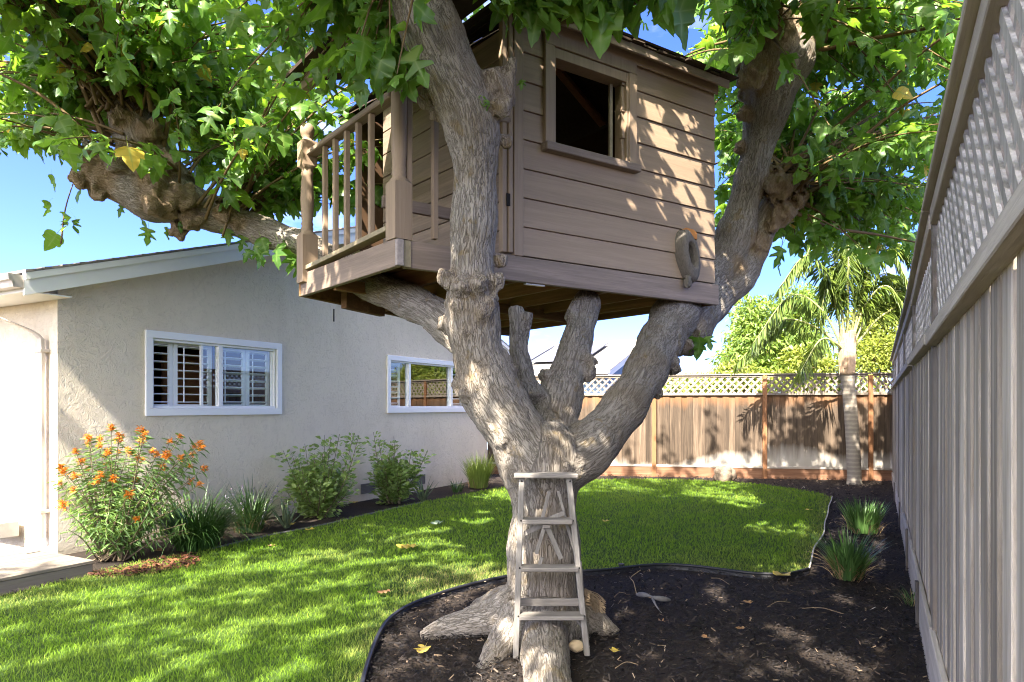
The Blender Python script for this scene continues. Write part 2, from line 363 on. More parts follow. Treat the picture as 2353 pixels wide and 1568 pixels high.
s = N('leaf_litter', 0.8, 0.2); s.col(s.ramp(s.attr('rnd'), [(0.0, (0.10, 0.065, 0.04)), (0.5, (0.22, 0.15, 0.09)), (0.8, (0.33, 0.25, 0.17)), (0.97, (0.45, 0.40, 0.34))])); chips('leaf_litter', x[k], y[k], s.m, 'scattered tan leaf scraps and bark flakes on the mulch', 0.012, 0.045, 0.05)
# edging
s = N('black_plastic', 0.45, 0.4); s.col((0.017, 0.017, 0.02)); M['black'] = s.m
M['pipe'] = plain('pale_pipe', (0.42, 0.39, 0.35), 0.5)
def edging(name, C, label):
    C = np.array(C); C[:, 2] = 0.035; up = C+np.array([0, 0, 0])
    V, F = tube_np(up, 0.013, 8); T, Nn, B = frames(C); n2 = np.cross(T, [0, 0, 1.0])
    V2 = np.stack([C+n2*0.004, C-n2*0.004, C-n2*0.004-[0, 0, 0.06], C+n2*0.004-[0, 0, 0.06]], 1).reshape(-1, 3); k = np.arange(len(C)-1)[:, None]*4
    F2 = np.concatenate([k+np.array([[0, 1, 5, 4]]), k+np.array([[1, 2, 6, 5]]), k+np.array([[3, 0, 4, 7]])], 1).reshape(-1, 4)
    V, F = cat_np([(V, F), (V2, F2)]); tag(put(name, np_mesh(V, F, smooth=True), M['black']), label, 'garden edging')
edging('lawn_edging', e_tree, 'black plastic edging strip curving round the tree bed to the bottom of the photo')
edging('lawn_edging', e_low, 'black plastic edging strip along the far lawn, right of the tree trunk')
C = e_pipe.copy(); C[:, 2] = 0.03; C[:, 0] += np.sin(np.arange(len(C))*0.5)*0.006
tag(put('drip_pipe', tube_me(C, 0.008, 8), M['pipe']), 'thin pale plastic pipe along the lawn edge beside the strappy clumps', 'pipe')
M['stone_edge'] = plain('grey_edge', (0.11, 0.105, 0.1), 0.8, var=0.3, scale=20)
C = e_bed[8:40].copy(); C[:, 2] = 0.005
tag(put('bed_edging', tube_me(C, 0.016, 6), M['stone_edge']), 'thin grey edging between the lawn and the house bed', 'garden edging')
# ================================================================== house
d = Vector((0.48, 0.877, 0)).normalized(); nrm = Vector((d.y, -d.x, 0)); e = -nrm
def stucco(name, c, bstr=0.55):
    s = N(name, 0.85, 0.15); v = s.vec('World'); v2 = s.vec('World', (1, 1, 1))
    a = s.noise(v2, 9, 5, 0.62, 1.6); b = s.noise(v, 55, 4, 0.6); k = s.noise(v, 1.2, 3)
    h = s.math('ADD', s.ramp(a, [(0.40, 0.0), (0.50, 1.0), (0.56, 0.55), (0.7, 0.8)]), s.math('MULTIPLY', b, 0.5))
    cc = s.mix(k, tuple(x*0.93 for x in c), c); cc = s.mix(s.ramp(a, [(0.38, 0.14), (0.5, 0.0)]), cc, tuple(x*0.6 for x in c))
    st = s.noise(s.vec('World', (1, 1, 0.35)), 2.2, 5, 0.65); zz = s.sep(s.vec('World'), 2)
    dirt = s.math('MULTIPLY', s.ramp(st, [(0.42, 0.0), (0.75, 1.0)]), 0.22)
    spl = s.math('MULTIPLY', s.math('SUBTRACT', s.math('MULTIPLY', st, 0.75), zz), 1.6, True)
    cc = s.mix(s.math('ADD', dirt, s.math('MULTIPLY', spl, 0.5), True), cc, tuple(x*y for x, y in zip(c, (0.62, 0.57, 0.5))))
    s.col(cc); s.bump(h, bstr, 0.012); return s.m
M['stucco'] = stucco('stucco', (0.80, 0.705, 0.555))
M['white'] = plain('white_paint', (0.80, 0.80, 0.78), 0.45, var=0.04)
M['vinyl'] = plain('white_vinyl', (0.84, 0.84, 0.84), 0.35, 0.4, var=0.02)
M['trim'] = plain('pale_trim', (0.82, 0.81, 0.77), 0.5, var=0.05)
M['gutter'] = plain('gutter_paint', (0.46, 0.41, 0.36), 0.4, 0.4, var=0.04)
M['shingle'] = plain('grey_shingle', (0.20, 0.18, 0.165), 0.95, 0.1, var=0.5, scale=30)
M['inside'] = plain('brown_room', (0.16, 0.075, 0.035), 0.7, var=0.3, scale=2)
M['dark'] = plain('dark_cavity', (0.02, 0.018, 0.016), 0.9, 0.1)
M['vent'] = plain('vent_metal', (0.16, 0.15, 0.13), 0.6, var=0.2)
M['concrete'] = plain('concrete', (0.36, 0.34, 0.31), 0.9, 0.1, var=0.2, scale=15, bump=0.3)
def glassmat():
    s = N('window_glass'); s.t.nodes.remove(s.b); tr = s.n('ShaderNodeBsdfTransparent'); tr.inputs[0].default_value = (0.95, 0.98, 0.97, 1)
    gl = s.n('ShaderNodeBsdfGlossy'); gl.inputs['Roughness'].default_value = 0.01; gl.inputs[0].default_value = (0.95, 0.97, 1, 1)
    fr = s.n('ShaderNodeFresnel'); fr.inputs[0].default_value = 1.52; mx = s.n('ShaderNodeMixShader')
    ge = s.n('ShaderNodeNewGeometry'); s.l(s.math('MULTIPLY', s.math('MULTIPLY', fr.outputs[0], 2.2, True), s.math('SUBTRACT', 1.0, ge.outputs['Backfacing'])), mx.inputs[0]); s.l(tr.outputs[0], mx.inputs[1]); s.l(gl.outputs[0], mx.inputs[2]); s.l(mx.outputs[0], s.out.inputs[0]); return s.m
M['glass'] = glassmat()
def gable_house(name, H0, L, depth, wall_h, rise, mats, label, openings=(), rake=True, eave=0.45, roofs=0.0):
    """corner H0; gable wall runs along d for L; front wall runs along e for depth"""
    H0 = Vector(H0); wallm, trimm, roofm = mats
    root = empty(name, H0, label, 'house')
    def H(t, o, z): return H0+d*t+nrm*o+Vector((0, 0, z))
    prisms = []; th = nrm*(-0.15)
    def pr(ts): prisms.append(prism_me([H(t, 0, z) for t, z in ts], th))
    top = wall_h; ridge = wall_h+rise*L/2
    if openings:
        z0, z1 = openings[0][2], openings[0][3]
        pr([(0, -0.1), (L, -0.1), (L, z0), (0, z0)]); last = 0.0
        for (a, b, _, _) in openings: pr([(last, z0), (a, z0), (a, z1), (last, z1)]); last = b
        pr([(last, z0), (L, z0), (L, z1), (last, z1)]); pr([(0, z1), (L, z1), (L, top), (L/2, ridge), (0, top)])
    else: pr([(0, -0.1), (L, -0.1), (L, top), (L/2, ridge), (0, top)])
    put('gable_wall', joined(prisms), wallm, root)
    m = -d; fw = prism_me([H(0.15, -0.15, -0.1), H(0.15, -depth, -0.1), H(0.15, -depth, top), H(0.15, -0.15, top)], -d*0.147)
    put('front_wall', fw, wallm, root)
    bw = prism_me([H(L, -0.15, -0.1), H(L, -depth, -0.1), H(L, -depth, top), H(L, -0.15, top)], -d*0.147); put('rear_wall', bw, wallm, root)
    # roof, both slopes; stepped profile like lapped shingle courses
    zt = wall_h+0.20
    for sgn in (0, 1):
        pts = []; nst = max(6, int((L/2+eave)/0.16)); st = (L/2+eave)/nst
        for i in range(nst):
            t0 = -eave+i*st; za = zt+rise*t0; pts += [(t0, za+0.008), (t0+st, za+rise*st-0.004)]
        pts += [(L/2, zt+rise*L/2-0.02), (-eave, zt-rise*eave-0.02)]
        if sgn: pts = [(L-t, z) for t, z in pts][::-1]
        put('roof', prism_me([H(t, 0.33, z) for t, z in pts], nrm*(-depth-0.6)), roofm, root)
    if rake:
        for sgn in (0, 1):
            def T(t): return L-t if sgn else t
            a, b = -eave, L/2
            q = [(T(a), zt-rise*eave-0.022), (T(b), zt+rise*b-0.022), (T(b), zt+rise*b-0.235), (T(a), zt-rise*eave-0.235)]
            put('rake_board', prism_me([H(t, 0.30, z) for t, z in q], nrm*(-0.03), 0.003), trimm, root)
            q = [(T(a), zt-rise*eave-0.021), (T(b), zt+rise*b-0.021), (T(b), zt+rise*b-0.09), (T(a), zt-rise*eave-0.09)]
            put('rake_trim', prism_me([H(t, 0.303, z) for t, z in q], nrm*(0.022), 0.003), trimm, root)
            q = [(T(a+0.02), zt-rise*eave-0.06), (T(b), zt+rise*b-0.05), (T(b), zt+rise*b-0.075), (T(a+0.02), zt-rise*eave-0.085)]
            put('soffit', prism_me([H(t, 0.268, z) for t, z in q], nrm*(-0.265)), trimm, root)
    return root, H
HC = (-4.607, 6.92, 0)
W1, W2 = (0.935, 2.90, 1.405, 2.363), (5.21, 7.80, 1.405, 2.363)
house, H = gable_house('stucco_house', HC, 8.5, 6.0, 2.72, 0.322, (M['stucco'], M['trim'], M['shingle']), 'beige stucco house with low gable roof and white framed windows', (W1, W2))
def hb(t0, t1, o0, o1, z0, z1, bev=0.003): return box_me(H(t0, o0, z0), d*(t1-t0), nrm*(o1-o0), (0, 0, z1-z0), bev)
def window(win, label, mull, sash, shut):
    t0, t1, z0, z1 = win; c = 0.075
    fr = joined([hb(t0-0.01, t1+0.01, 0.002, 0.032, z0-0.01, z0+c), hb(t0-0.01, t1+0.01, 0.002, 0.032, z1-c, z1+0.01), hb(t0-0.01, t0+c, 0.003, 0.0318, z0+c, z1-c), hb(t1-c, t1+0.01, 0.003, 0.0318, z0+c, z1-c)])
    wnd = put('window', fr, M['vinyl'], house); wnd['label'] = label
    a, b, lo_, hi = t0+c, t1-c, z0+c, z1-c
    put('window_frame', joined([hb(a, b, -0.07, 0.0, lo_, lo_+0.03), hb(a, b, -0.07, 0.0, hi-0.03, hi), hb(a, a+0.03, -0.069, -0.001, lo_+0.03, hi-0.03), hb(b-0.03, b, -0.069, -0.001, lo_+0.03, hi-0.03)]), M['vinyl'], wnd)
    for m in mull: put('mullion', hb(m-0.03, m+0.03, -0.06, 0.012, lo_+0.03, hi-0.03), M['vinyl'], wnd)
    for (p, q, off) in sash:
        put('pane', box_me(H(p, off, lo_+0.03), d*(q-p), nrm*0.004, (0, 0, hi-lo_-0.06), 0), M['glass'], wnd)
        put('sash', joined([hb(p, p+0.035, off-0.012, off+0.02, lo_+0.031, hi-0.031), hb(q-0.035, q, off-0.012, off+0.02, lo_+0.031, hi-0.031)]), M['vinyl'], wnd)
    for (p, q, tilt) in shut:
        put('shutter_frame', joined([hb(p, p+0.055, -0.15, -0.12, lo_, hi), hb(q-0.055, q, -0.15, -0.12, lo_, hi), hb(p+0.055, q-0.055, -0.149, -0.121, lo_, lo_+0.05), hb(p+0.055, q-0.055, -0.149, -0.121, hi-0.05, hi)]), M['vinyl'], wnd)
        k = 8; zz = np.linspace(lo_+0.07, hi-0.07, k)
        for z in zz:
            put('louver', box_me(H(p+0.055, -0.17, z-0.035*tilt), d*(q-p-0.11), nrm*0.066+Vector((0, 0, 0.07*tilt)), (0, 0, 0.009), 0), M['vinyl'], wnd)
        put('tilt_rod', hb((p+q)/2-0.02-(q-p)*0.25, (p+q)/2-0.008-(q-p)*0.25, -0.10, -0.09, lo_+0.07, hi-0.07, 0), M['vinyl'], wnd)
    return wnd
window(W1, 'wide two-part sliding window with white shutters', [1.93], [(1.66, 1.92, -0.03), (1.96, 2.80, -0.045)], [(1.01, 1.36, 0.12), (1.37, 1.90, 0.12), (1.98, 2.42, 0.3), (2.43, 2.82, 0.3)])
window(W2, 'far window in three parts with fence reflections', [5.83, 7.16], [(5.29, 5.81, -0.04), (5.86, 7.13, -0.05), (7.19, 7.71, -0.04)], [(5.29, 5.72, 0.35), (7.22, 7.72, 0.35)])
put('room', joined([box_me(H(0.3, -3.2, 0.3), d*7.8, nrm*0.05, (0, 0, 2.3), 0), box_me(H(0.3, -3.15, 0.25), d*7.8, nrm*2.95, (0, 0, 0.04), 0), box_me(H(0.3, -3.15, 2.6), d*7.8, nrm*2.95, (0, 0, 0.04), 0), box_me(H(0.2, -3.15, 0.3), d*0.05, nrm*2.95, (0, 0, 2.3), 0), box_me(H(4.4, -3.15, 0.3), d*0.05, nrm*2.8, (0, 0, 2.3), 0), box_me(H(8.2, -3.15, 0.3), d*0.05, nrm*2.95, (0, 0, 2.3), 0)]), M['inside'], house)
M['doorw'] = plain('orange_wood', (0.38, 0.17, 0.06), 0.5, var=0.2)
put('closet_door', box_me(H(2.0, -1.3, 0.3), d*0.9, nrm*0.05, (0, 0, 1.95), 0.01), M['doorw'], house)
for (tt, z0, wd, hh) in ((1.10, 0.10, 0.32, 0.15), (4.55, 0.10, 0.36, 0.16), (5.95, 0.10, 0.34, 0.17), (7.72, 0.12, 0.25, 0.16)):
    v = put('vent', joined([hb(tt, tt+wd, 0.001, 0.012, z0, z0+0.02), hb(tt, tt+wd, 0.001, 0.012, z0+hh-0.02, z0+hh), hb(tt, tt+0.02, 0.001, 0.0115, z0+0.02, z0+hh-0.02), hb(tt+wd-0.02, tt+wd, 0.001, 0.0115, z0+0.02, z0+hh-0.02), hb(tt+0.02, tt+wd-0.02, 0.001, 0.004, z0+0.02, z0+hh-0.02, 0)]), M['vent'], house)
    v['label'] = 'foundation vent grille'
    for k in range(5): put('vent_slat', hb(tt+0.02, tt+wd-0.02, 0.005, 0.010, z0+0.032+k*0.022, z0+0.04+k*0.022, 0), M['vent'], v)
# gutter, fascia and downspout along the front eave
m = -d
def Fp(s_, o, z): return Vector(HC)+e*s_+m*o+Vector((0, 0, z))
zt = 2.72+0.20-0.322*0.45
put('fascia', box_me(Fp(-0.27, 0.42, zt-0.20), e*5.5, m*0.025, (0, 0, 0.16), 0.003), M['trim'], house)
prof = [(0.448, zt-0.045), (0.448, zt-0.165), (0.54, zt-0.165), (0.555, zt-0.11), (0.575, zt-0.10), (0.585, zt-0.045), (0.573, zt-0.045), (0.563, zt-0.09), (0.545, zt-0.10), (0.53, zt-0.155), (0.456, zt-0.155), (0.456, zt-0.045)]
gt = put('gutter', prism_me([Fp(-0.30, o, z) for o, z in prof], e*5.5), M['gutter'], house)
put('gutter_cap', prism_me([Fp(-0.298, o, z) for o, z in prof[:6]], e*0.004), M['gutter'], gt)
put('soffit', box_me(Fp(-0.26, 0.002, zt-0.19), e*5.4, m*0.416, (0, 0, 0.012), 0), M['trim'], house)
path = [Fp(0.42, 0.50, zt-0.17), Fp(0.42, 0.50, zt-0.26), Fp(0.41, 0.46, zt-0.34), Fp(0.33, 0.30, zt-0.42), Fp(0.24, 0.14, zt-0.50), Fp(0.19, 0.075, zt-0.57), Fp(0.185, 0.06, zt-0.66), Fp(0.185, 0.06, zt-1.2), Fp(0.185, 0.06, 0.9), Fp(0.185, 0.06, 0.16)]
C = catmull([tuple(p) for p in path], 0.05); bm = bmesh.new(); rings = []
for i, c in enumerate(C):
    c = Vector(c); ring = []
    rib = 0.93 if (i % 2 and c.z > zt-0.7) else 1.0
    for k in range(12):
        a = 2*math.pi*k/12; x_, y_ = math.cos(a), math.sin(a); mm = max(abs(x_), abs(y_)); x_, y_ = x_/mm*0.92, y_/mm*0.92
        dx = 0.0 if k % 2 else 0.004
        ring.append(bm.verts.new(c+e*(0.042*x_*rib)+m*((0.03-dx)*y_*rib)))
    rings.append(ring)
for A, B in zip(rings, rings[1:]):
    for k in range(12): bm.faces.new((A[k], A[(k+1) % 12], B[(k+1) % 12], B[k]))
ds = put('downspout', from_bm(bm), M['gutter'], house)
put('bracket', box_me(Fp(0.125, 0.001, zt-0.72), e*0.12, m*0.096, (0, 0, 0.03), 0.002), M['gutter'], ds)
put('bracket', box_me(Fp(0.125, 0.001, 0.42), e*0.12, m*0.096, (0, 0, 0.03), 0.002), M['gutter'], ds)
# ================================================================== deck
D0 = Vector((-3.72, 6.08, 0)); M['deck'] = wood('deck_wood', (0.17, 0.142, 0.112), (0.235, 0.195, 0.155), 'x', math.atan2(d.y, d.x), 0.75, 50, 0.25, 0.3, spread=0.08)
deck = empty('low_deck', D0, 'low painted timber deck at the corner of the stucco house', 'deck')
for k in range(12):
    put('deck_board', box_me(D0+e*(k*0.146)-d*3.2+Vector((0, 0, 0.105)), d*(3.2 if k < 6 else 3.2), e*0.139, (0, 0, 0.03), 0.004), M['deck'], deck)
put('rim_board', box_me(D0-d*3.2+e*0.006+Vector((0, 0, -0.01)), d*3.19, e*0.03, (0, 0, 0.112), 0.003), M['deck'], deck)
put('rim_board', box_me(D0-d*0.036+e*0.04+Vector((0, 0, -0.01)), d*0.03, e*1.7, (0, 0, 0.112), 0.003), M['deck'], deck)
put('drain_grate', box_me(D0+e*0.80-d*0.16+Vector((0, 0, 0.1355)), d*0.12, e*0.28, (0, 0, 0.006), 0.001), M['vent'], deck)
tag(put('step_block', box_me(Fp(0.62, 0.05, 0.137), e*0.6, m*0.22, (0, 0, 0.17), 0.01), M['concrete']), 'grey concrete step block against the house front', 'step')
# ================================================================== fences
def lattice(root, A, ax, L, z0, z1, side, mat, period, wd=0.04, th=0.009, off=0.0):
    """diagonal lattice slats in the panel from A along ax (length L), z0..z1, two layers"""
    h = z1-z0; up = Vector((0, 0, 1)); ax = Vector(ax); side = Vector(side)
    for lay, sg in ((0, 1), (1, -1)):
        x = -h+random.uniform(0, period)*0.5
        while x < L:
            # line from (x,0) to (x+h,h), clipped to [0,L]
            a0, a1 = max(x, 0.0), min(x+h, L)
            if a1-a0 > 0.04:
                b0, b1 = a0-x, a1-x
                if sg < 0: pa, pb = (a0, h-b0), (a1, h-b1)
                else: pa, pb = (a0, b0), (a1, b1)
                p = A+ax*pa[0]+up*(z0+pa[1])+side*(off+lay*0.011); q = A+ax*pb[0]+up*(z0+pb[1])+side*(off+lay*0.011)
                put('lattice_slat', bar_me(p, q, wd*random.uniform(0.93, 1.05), th, side, 0), mat, root)
            x += period
def stain(s, c):
    z = s.sep(s.n('ShaderNodeNewGeometry').outputs['Position'], 2); nz = s.noise(s.vec('World', (1, 1, 0.12)), 7, 5, 0.6)
    nb = s.noise(s.vec('World', (1, 1, 1)), 0.55, 2)
    lim = s.math('ADD', s.math('MULTIPLY', nz, 0.45), s.math('MULTIPLY', nb, 1.35))
    f = s.math('MULTIPLY', s.math('SUBTRACT', s.math('SUBTRACT', lim, z), 0.40), 3.5, True)
    c = s.mix(s.math('MULTIPLY', f, 0.8), c, (0.42, 0.385, 0.335))
    t = s.math('MULTIPLY', s.math('SUBTRACT', s.math('ADD', z, s.math('MULTIPLY', nz, 0.5)), 1.72), 4.0, True)
    return s.mix(s.math('MULTIPLY', t, 0.6), c, (0.27, 0.125, 0.05))
M['fboard'] = wood('fence_board', (0.062, 0.043, 0.029), (0.17, 0.122, 0.084), 'z', 0, 0.85, 45, 0.6, 0.5, stain, 0.3)
M['fpost'] = wood('fence_post_orange', (0.21, 0.095, 0.042), (0.31, 0.15, 0.07), 'z', 0, 0.8, 50, 0.3, 0.4, spread=0.12)
M['flat'] = wood('fence_rail_grey', (0.20, 0.16, 0.125), (0.33, 0.275, 0.22), 'z', 0, 0.9, 50, 0.35, 0.4, spread=0.15)
M['fkick'] = wood('fence_kickboard', (0.17, 0.08, 0.042), (0.30, 0.16, 0.095), 'x', R(-10), 0.85, 40, 0.4, 0.4, spread=0.15)
M['fcap'] = wood('fence_bottom_rail', (0.30, 0.255, 0.21), (0.42, 0.365, 0.31), 'x', R(-10), 0.85, 40, 0.2, 0.4, spread=0.1)
B0 = Vector((-0.556, 15.43, 0)); B1 = Vector((7.79, 13.90, 0)); bx = (B1-B0).normalized(); bs = Vector((bx.y, -bx.x, 0)); BL = (B1-B0).length
back = empty('back_fence', B0, 'brown board fence with lattice top closing the far end of the lawn', 'fence')
x = 0.0; k = 0
while x < BL-0.02:
    wd = random.uniform(0.125, 0.15); off = 0.0 if k % 2 else -0.014
    put('board', box_me(B0+bx*x+bs*(off-0.018)+Vector((0, 0, 0.215+random.uniform(-.004, .004))), bx*(wd), bs*0.018, (0, 0, 1.535), 0.003, 0.002), M['fboard'], back)
    x += wd-0.012; k += 1
posts = [1250, 1503, 1757, 2000]
def on_back(px):
    r = (px-CX)/FOC; t = (r*B0.y-B0.x)/(bx.x-r*bx.y); return t
pt = sorted([on_back(p) for p in posts])
for t in pt: put('post', box_me(B0+bx*(t-0.045)+bs*0.0005+Vector((0, 0, -0.05)), bx*0.09, bs*0.05, (0, 0, 2.20), 0.004), M['fpost'], back)
segs = [0.0]+pt+[BL]
for a, b in zip(segs, segs[1:]):
    a2, b2 = a+(0.046 if a > 0 else 0), b-(0.046 if b < BL else 0); l = b2-a2
    put('kickboard', box_me(B0+bx*a2+bs*0.002+Vector((0, 0, -0.03)), bx*l, bs*0.028, (0, 0, 0.235), 0.003), M['fkick'], back)
    put('bottom_rail', box_me(B0+bx*a2+bs*0.001+Vector((0, 0, 0.207)), bx*l, bs*0.04, (0, 0, 0.045), 0.003), M['fcap'], back)
    put('lattice_rail', box_me(B0+bx*a2+bs*(-0.01)+Vector((0, 0, 1.742)), bx*l, bs*0.045, (0, 0, 0.05), 0.003), M['flat'], back)
    put('lattice_rail', box_me(B0+bx*a2+bs*(-0.01)+Vector((0, 0, 2.125)), bx*l, bs*0.038, (0, 0, 0.04), 0.003), M['flat'], back)
    lattice(back, B0+bx*a2, bx, l, 1.79, 2.127, -bs, M['flat'], 0.155, 0.04, 0.009, -0.012)
put('cap_rail', box_me(B0+bs*(-0.03)+Vector((0, 0, 2.166)), bx*BL, bs*0.085, (0, 0, 0.03), 0.004), M['flat'], back)
# ---- side fence on the right
def greywood(s, c):
    nz = s.noise(s.vec('World', (6, 6, 0.7)), 3, 4, 0.6)
    return s.mix(s.ramp(nz, [(0.52, 0.0), (0.75, 0.6)]), c, (0.20, 0.14, 0.09))
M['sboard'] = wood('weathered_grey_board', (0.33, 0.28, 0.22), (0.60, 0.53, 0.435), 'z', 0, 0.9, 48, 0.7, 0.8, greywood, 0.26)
M['sback'] = wood('weathered_shaded_board', (0.075, 0.066, 0.06), (0.17, 0.15, 0.135), 'z', 0, 0.9, 55, 0.5, 0.55, greywood, 0.2)  # weathered grey wood, colour darkened to stand for shade in the recessed gaps
M['sback2'] = wood('weathered_post', (0.20, 0.175, 0.15), (0.33, 0.295, 0.26), 'z', 0, 0.9, 55, 0.5, 0.55, greywood, 0.15)
M['srail'] = wood('weathered_rail', (0.42, 0.36, 0.295), (0.58, 0.51, 0.425), 'x', math.atan2(d.y, d.x), 0.9, 50, 0.35, 0.6, None, 0.1)
M['slat'] = wood('weathered_lattice', (0.32, 0.29, 0.255), (0.53, 0.49, 0.44), 'z', 0, 0.9, 60, 0.3, 0.5, None, 0.18)
S0 = Vector((2.32, 3.72, 0)); sx = Vector((0.472, 0.881, 0)).normalized(); sn = Vector((-sx.y, sx.x, 0))   # sn points to the lawn
A0, A1 = -3.0, 11.35
side = empty('side_fence', S0, 'weathered grey board fence with lattice top receding along the right edge', 'fence')
x = A0; k = 0
def ftop(a): return float(np.interp(a, [-3, 0, 2.35, 4.7, 12], [2.63, 2.57, 2.44, 2.42, 2.41]))
while x < A1:
    wd = random.uniform(0.12, 0.145)
    z0, z1 = (0.30 if x < 4.6 else 0.18), 1.90
    put('board', box_me(S0+sx*x-sn*(0.006+random.uniform(0, .006))+Vector((0, 0, z0-0.1)), sx*(wd), sn*0.019, (0, 0, z1-z0+0.1), 0.003, 0.002), M['sboard'], side)
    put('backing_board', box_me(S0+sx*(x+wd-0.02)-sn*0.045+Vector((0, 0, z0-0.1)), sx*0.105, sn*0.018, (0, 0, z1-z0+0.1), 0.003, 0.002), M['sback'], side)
    x += wd+random.uniform(0.055, 0.075); k += 1
sp = [0.0, 2.35, 4.7, 7.1, 9.4, 11.3]
for i, a in enumerate(sp):
    zt_ = ftop(a)-0.01; put('post', box_me(S0+sx*(a-0.045)-sn*0.03+Vector((0, 0, -0.05)), sx*0.09, sn*0.058, (0, 0, zt_-0.02+0.05), 0.004, 0.002), M['sback2'], side)
for a, b in zip([A0]+sp, sp+[A1]):
    if b-a < 0.15: continue
    a2, b2 = a+0.047, b-0.047; l = b2-a2; top = min(ftop(a2), ftop(b2)); dz = ftop(b2)-ftop(a2); sag = random.uniform(-0.02, 0.02)
    # lattice sill: a doubled rail
    put('lattice_rail', box_me(S0+sx*a2+sn*0.008+Vector((0, 0, 1.845)), sx*l+Vector((0, 0, sag)), sn*0.055, (0, 0, 0.06), 0.004, 0.002), M['srail'], side)
    put('lattice_rail', box_me(S0+sx*a2+sn*0.004+Vector((0, 0, 1.907)), sx*l+Vector((0, 0, sag)), sn*0.032, (0, 0, 0.05), 0.004, 0.002), M['srail'], side)
    put('top_rail', box_me(S0+sx*a2-sn*0.010+Vector((0, 0, ftop(a2)-0.085)), sx*l+Vector((0, 0, dz)), sn*0.05, (0, 0, 0.085), 0.004), M['srail'], side)
    put('cap_rail', box_me(S0+sx*(a2-0.045)-sn*0.04+Vector((0, 0, ftop(a2)+0.002)), sx*(l+0.088)+Vector((0, 0, dz)), sn*0.115, (0, 0, 0.034), 0.004), M['srail'], side)
    lattice(side, S0+sx*a2, sx, l, 1.955, top-0.05, -sn, M['slat'], 0.142, 0.040, 0.011, -0.003)
ends = [A0, 0.0, 2.35, 4.7, 7.1, 9.4, A1]
for i, (a, b) in enumerate(zip(ends, ends[1:])):
    h = 0.30 if b < 5 else 0.19
    put('kickboard', box_me(S0+sx*(a+0.003)+sn*0.0135+Vector((0, 0, -0.04)), sx*(b-a-0.006), sn*0.026, (0, 0, h+0.03), 0.004, 0.003), M['srail'], side)
for a, hh in ((1.05, 0.35), (2.9, 0.42), (5.4, 0.36), (8.2, .33)):
    put('stake', box_me(S0+sx*a+sn*0.041+Vector((0, 0, -0.05)), sx*0.05, sn*0.02, (0, 0, hh), 0.003, 0.003), M['sback'], side)
# ================================================================== tree house
u = Vector((0.840, 0.543, 0)); vv = Vector((-0.632, 0.774, 0)); T0 = Vector((-0.765, 4.45, 0)); UP = Vector((0, 0, 1)); fn = Vector((u.y, -u.x, 0)).normalized()
def T(a, b, z): return T0+u*a+vv*b+UP*z
PAINT = ((0.25, 0.178, 0.115), (0.305, 0.222, 0.148))
def chipped(s, c):
    nz = s.noise(s.vec('World', (1, 1, 1)), 14, 6, 0.7); return s.mix(s.ramp(nz, [(0.70, 0.0), (0.73, 0.75)]), c, (0.36, 0.30, 0.22))
M['siding'] = wood('brown_siding', *PAINT, 'x', math.atan2(u.y, u.x), 0.62, 42, 0.22, 0.30, None, 0.06)
M['pfront'] = wood('brown_beam', (0.195, 0.145, 0.107), (0.285, 0.215, 0.163), 'x', math.atan2(u.y, u.x), 0.65, 55, 0.4, 0.5, chipped, 0.05)
M['pside'] = wood('brown_beam_side', (0.195, 0.145, 0.107), (0.285, 0.215, 0.163), 'x', math.atan2(vv.y, vv.x), 0.65, 55, 0.4, 0.5, chipped, 0.05)
M['pvert'] = wood('brown_upright', *PAINT, 'z', 0, 0.6, 50, 0.2, 0.25, None, 0.06)
M['raw_v'] = wood('raw_joist', (0.16, 0.078, 0.03), (0.28, 0.15, 0.065), 'x', math.atan2(vv.y, vv.x), 0.8, 40, 0.5, 0.3, None, 0.15)
M['raw_u'] = wood('raw_deck', (0.15, 0.075, 0.03), (0.27, 0.15, 0.07), 'x', math.atan2(u.y, u.x), 0.8, 40, 0.5, 0.3, None, 0.2)
M['rawcut'] = plain('fresh_cut_wood', (0.42, 0.17, 0.04), 0.8, var=0.35, scale=40, bump=0.3)
M['peel'] = plain('bare_peeled_wood', (0.25, 0.205, 0.13), 0.85, var=0.35, scale=30)
M['thshingle'] = plain('dark_roofing', (0.045, 0.032, 0.024), 0.95, 0.1, var=0.4, scale=25, bump=0.5)
M['grey0'] = plain('grey_end_grain', (0.27, 0.23, 0.21), 0.85, var=0.5, scale=35)
M['metal'] = plain('galvanised', (0.45, 0.45, 0.45), 0.4, 0.5)
hut = empty('tree_house', T(1.5, 1.0, 2.4), 'brown painted wooden tree house with porch railing up in the mulberry', 'tree house')
def tb(a0, a1, b0, b1, z0, z1, bev=0.004, jit=0.0): return box_me(T(a0, b0, z0), u*(a1-a0), vv*(b1-b0), UP*(z1-z0), bev, jit)
ZB, ZT, UL, U1 = 2.415, 2.598, 3.13, 0.94
put('front_beam', box_me(T(0.075, 0, ZB), u*(UL-0.075), vv*0.045, UP*(ZT-ZB)*1.0, 0.004), M['pfront'], hut)
put('side_beam', box_me(T(0, 0.0, ZB), u*0.045, vv*1.56, UP*(ZT-ZB), 0.004), M['pside'], hut)
put('end_grain_block', tb(0.0, 0.05, -0.03, -0.001, ZB+0.005, ZT-0.004), M['grey0'], hut)
put('corner_cleat', tb(0.053, 0.11, -0.012, -0.001, ZB+0.004, ZT-0.004, 0.002), M['peel'], hut)
Bk = (0.0, 1.56); Ck = (1.71, 2.56); Dk = (3.13, 2.75)
put('back_beam', bar_me(T(*Bk, ZB+0.09), T(*Ck, ZB+0.09), 0.18, 0.045, Vector((0, 1, 0))), M['raw_u'], hut)
put('back_beam', bar_me(T(*Ck, ZB+0.03), T(*Dk, ZB+0.03), 0.20, 0.045, Vector((0, 1, 0))), M['raw_u'], hut)
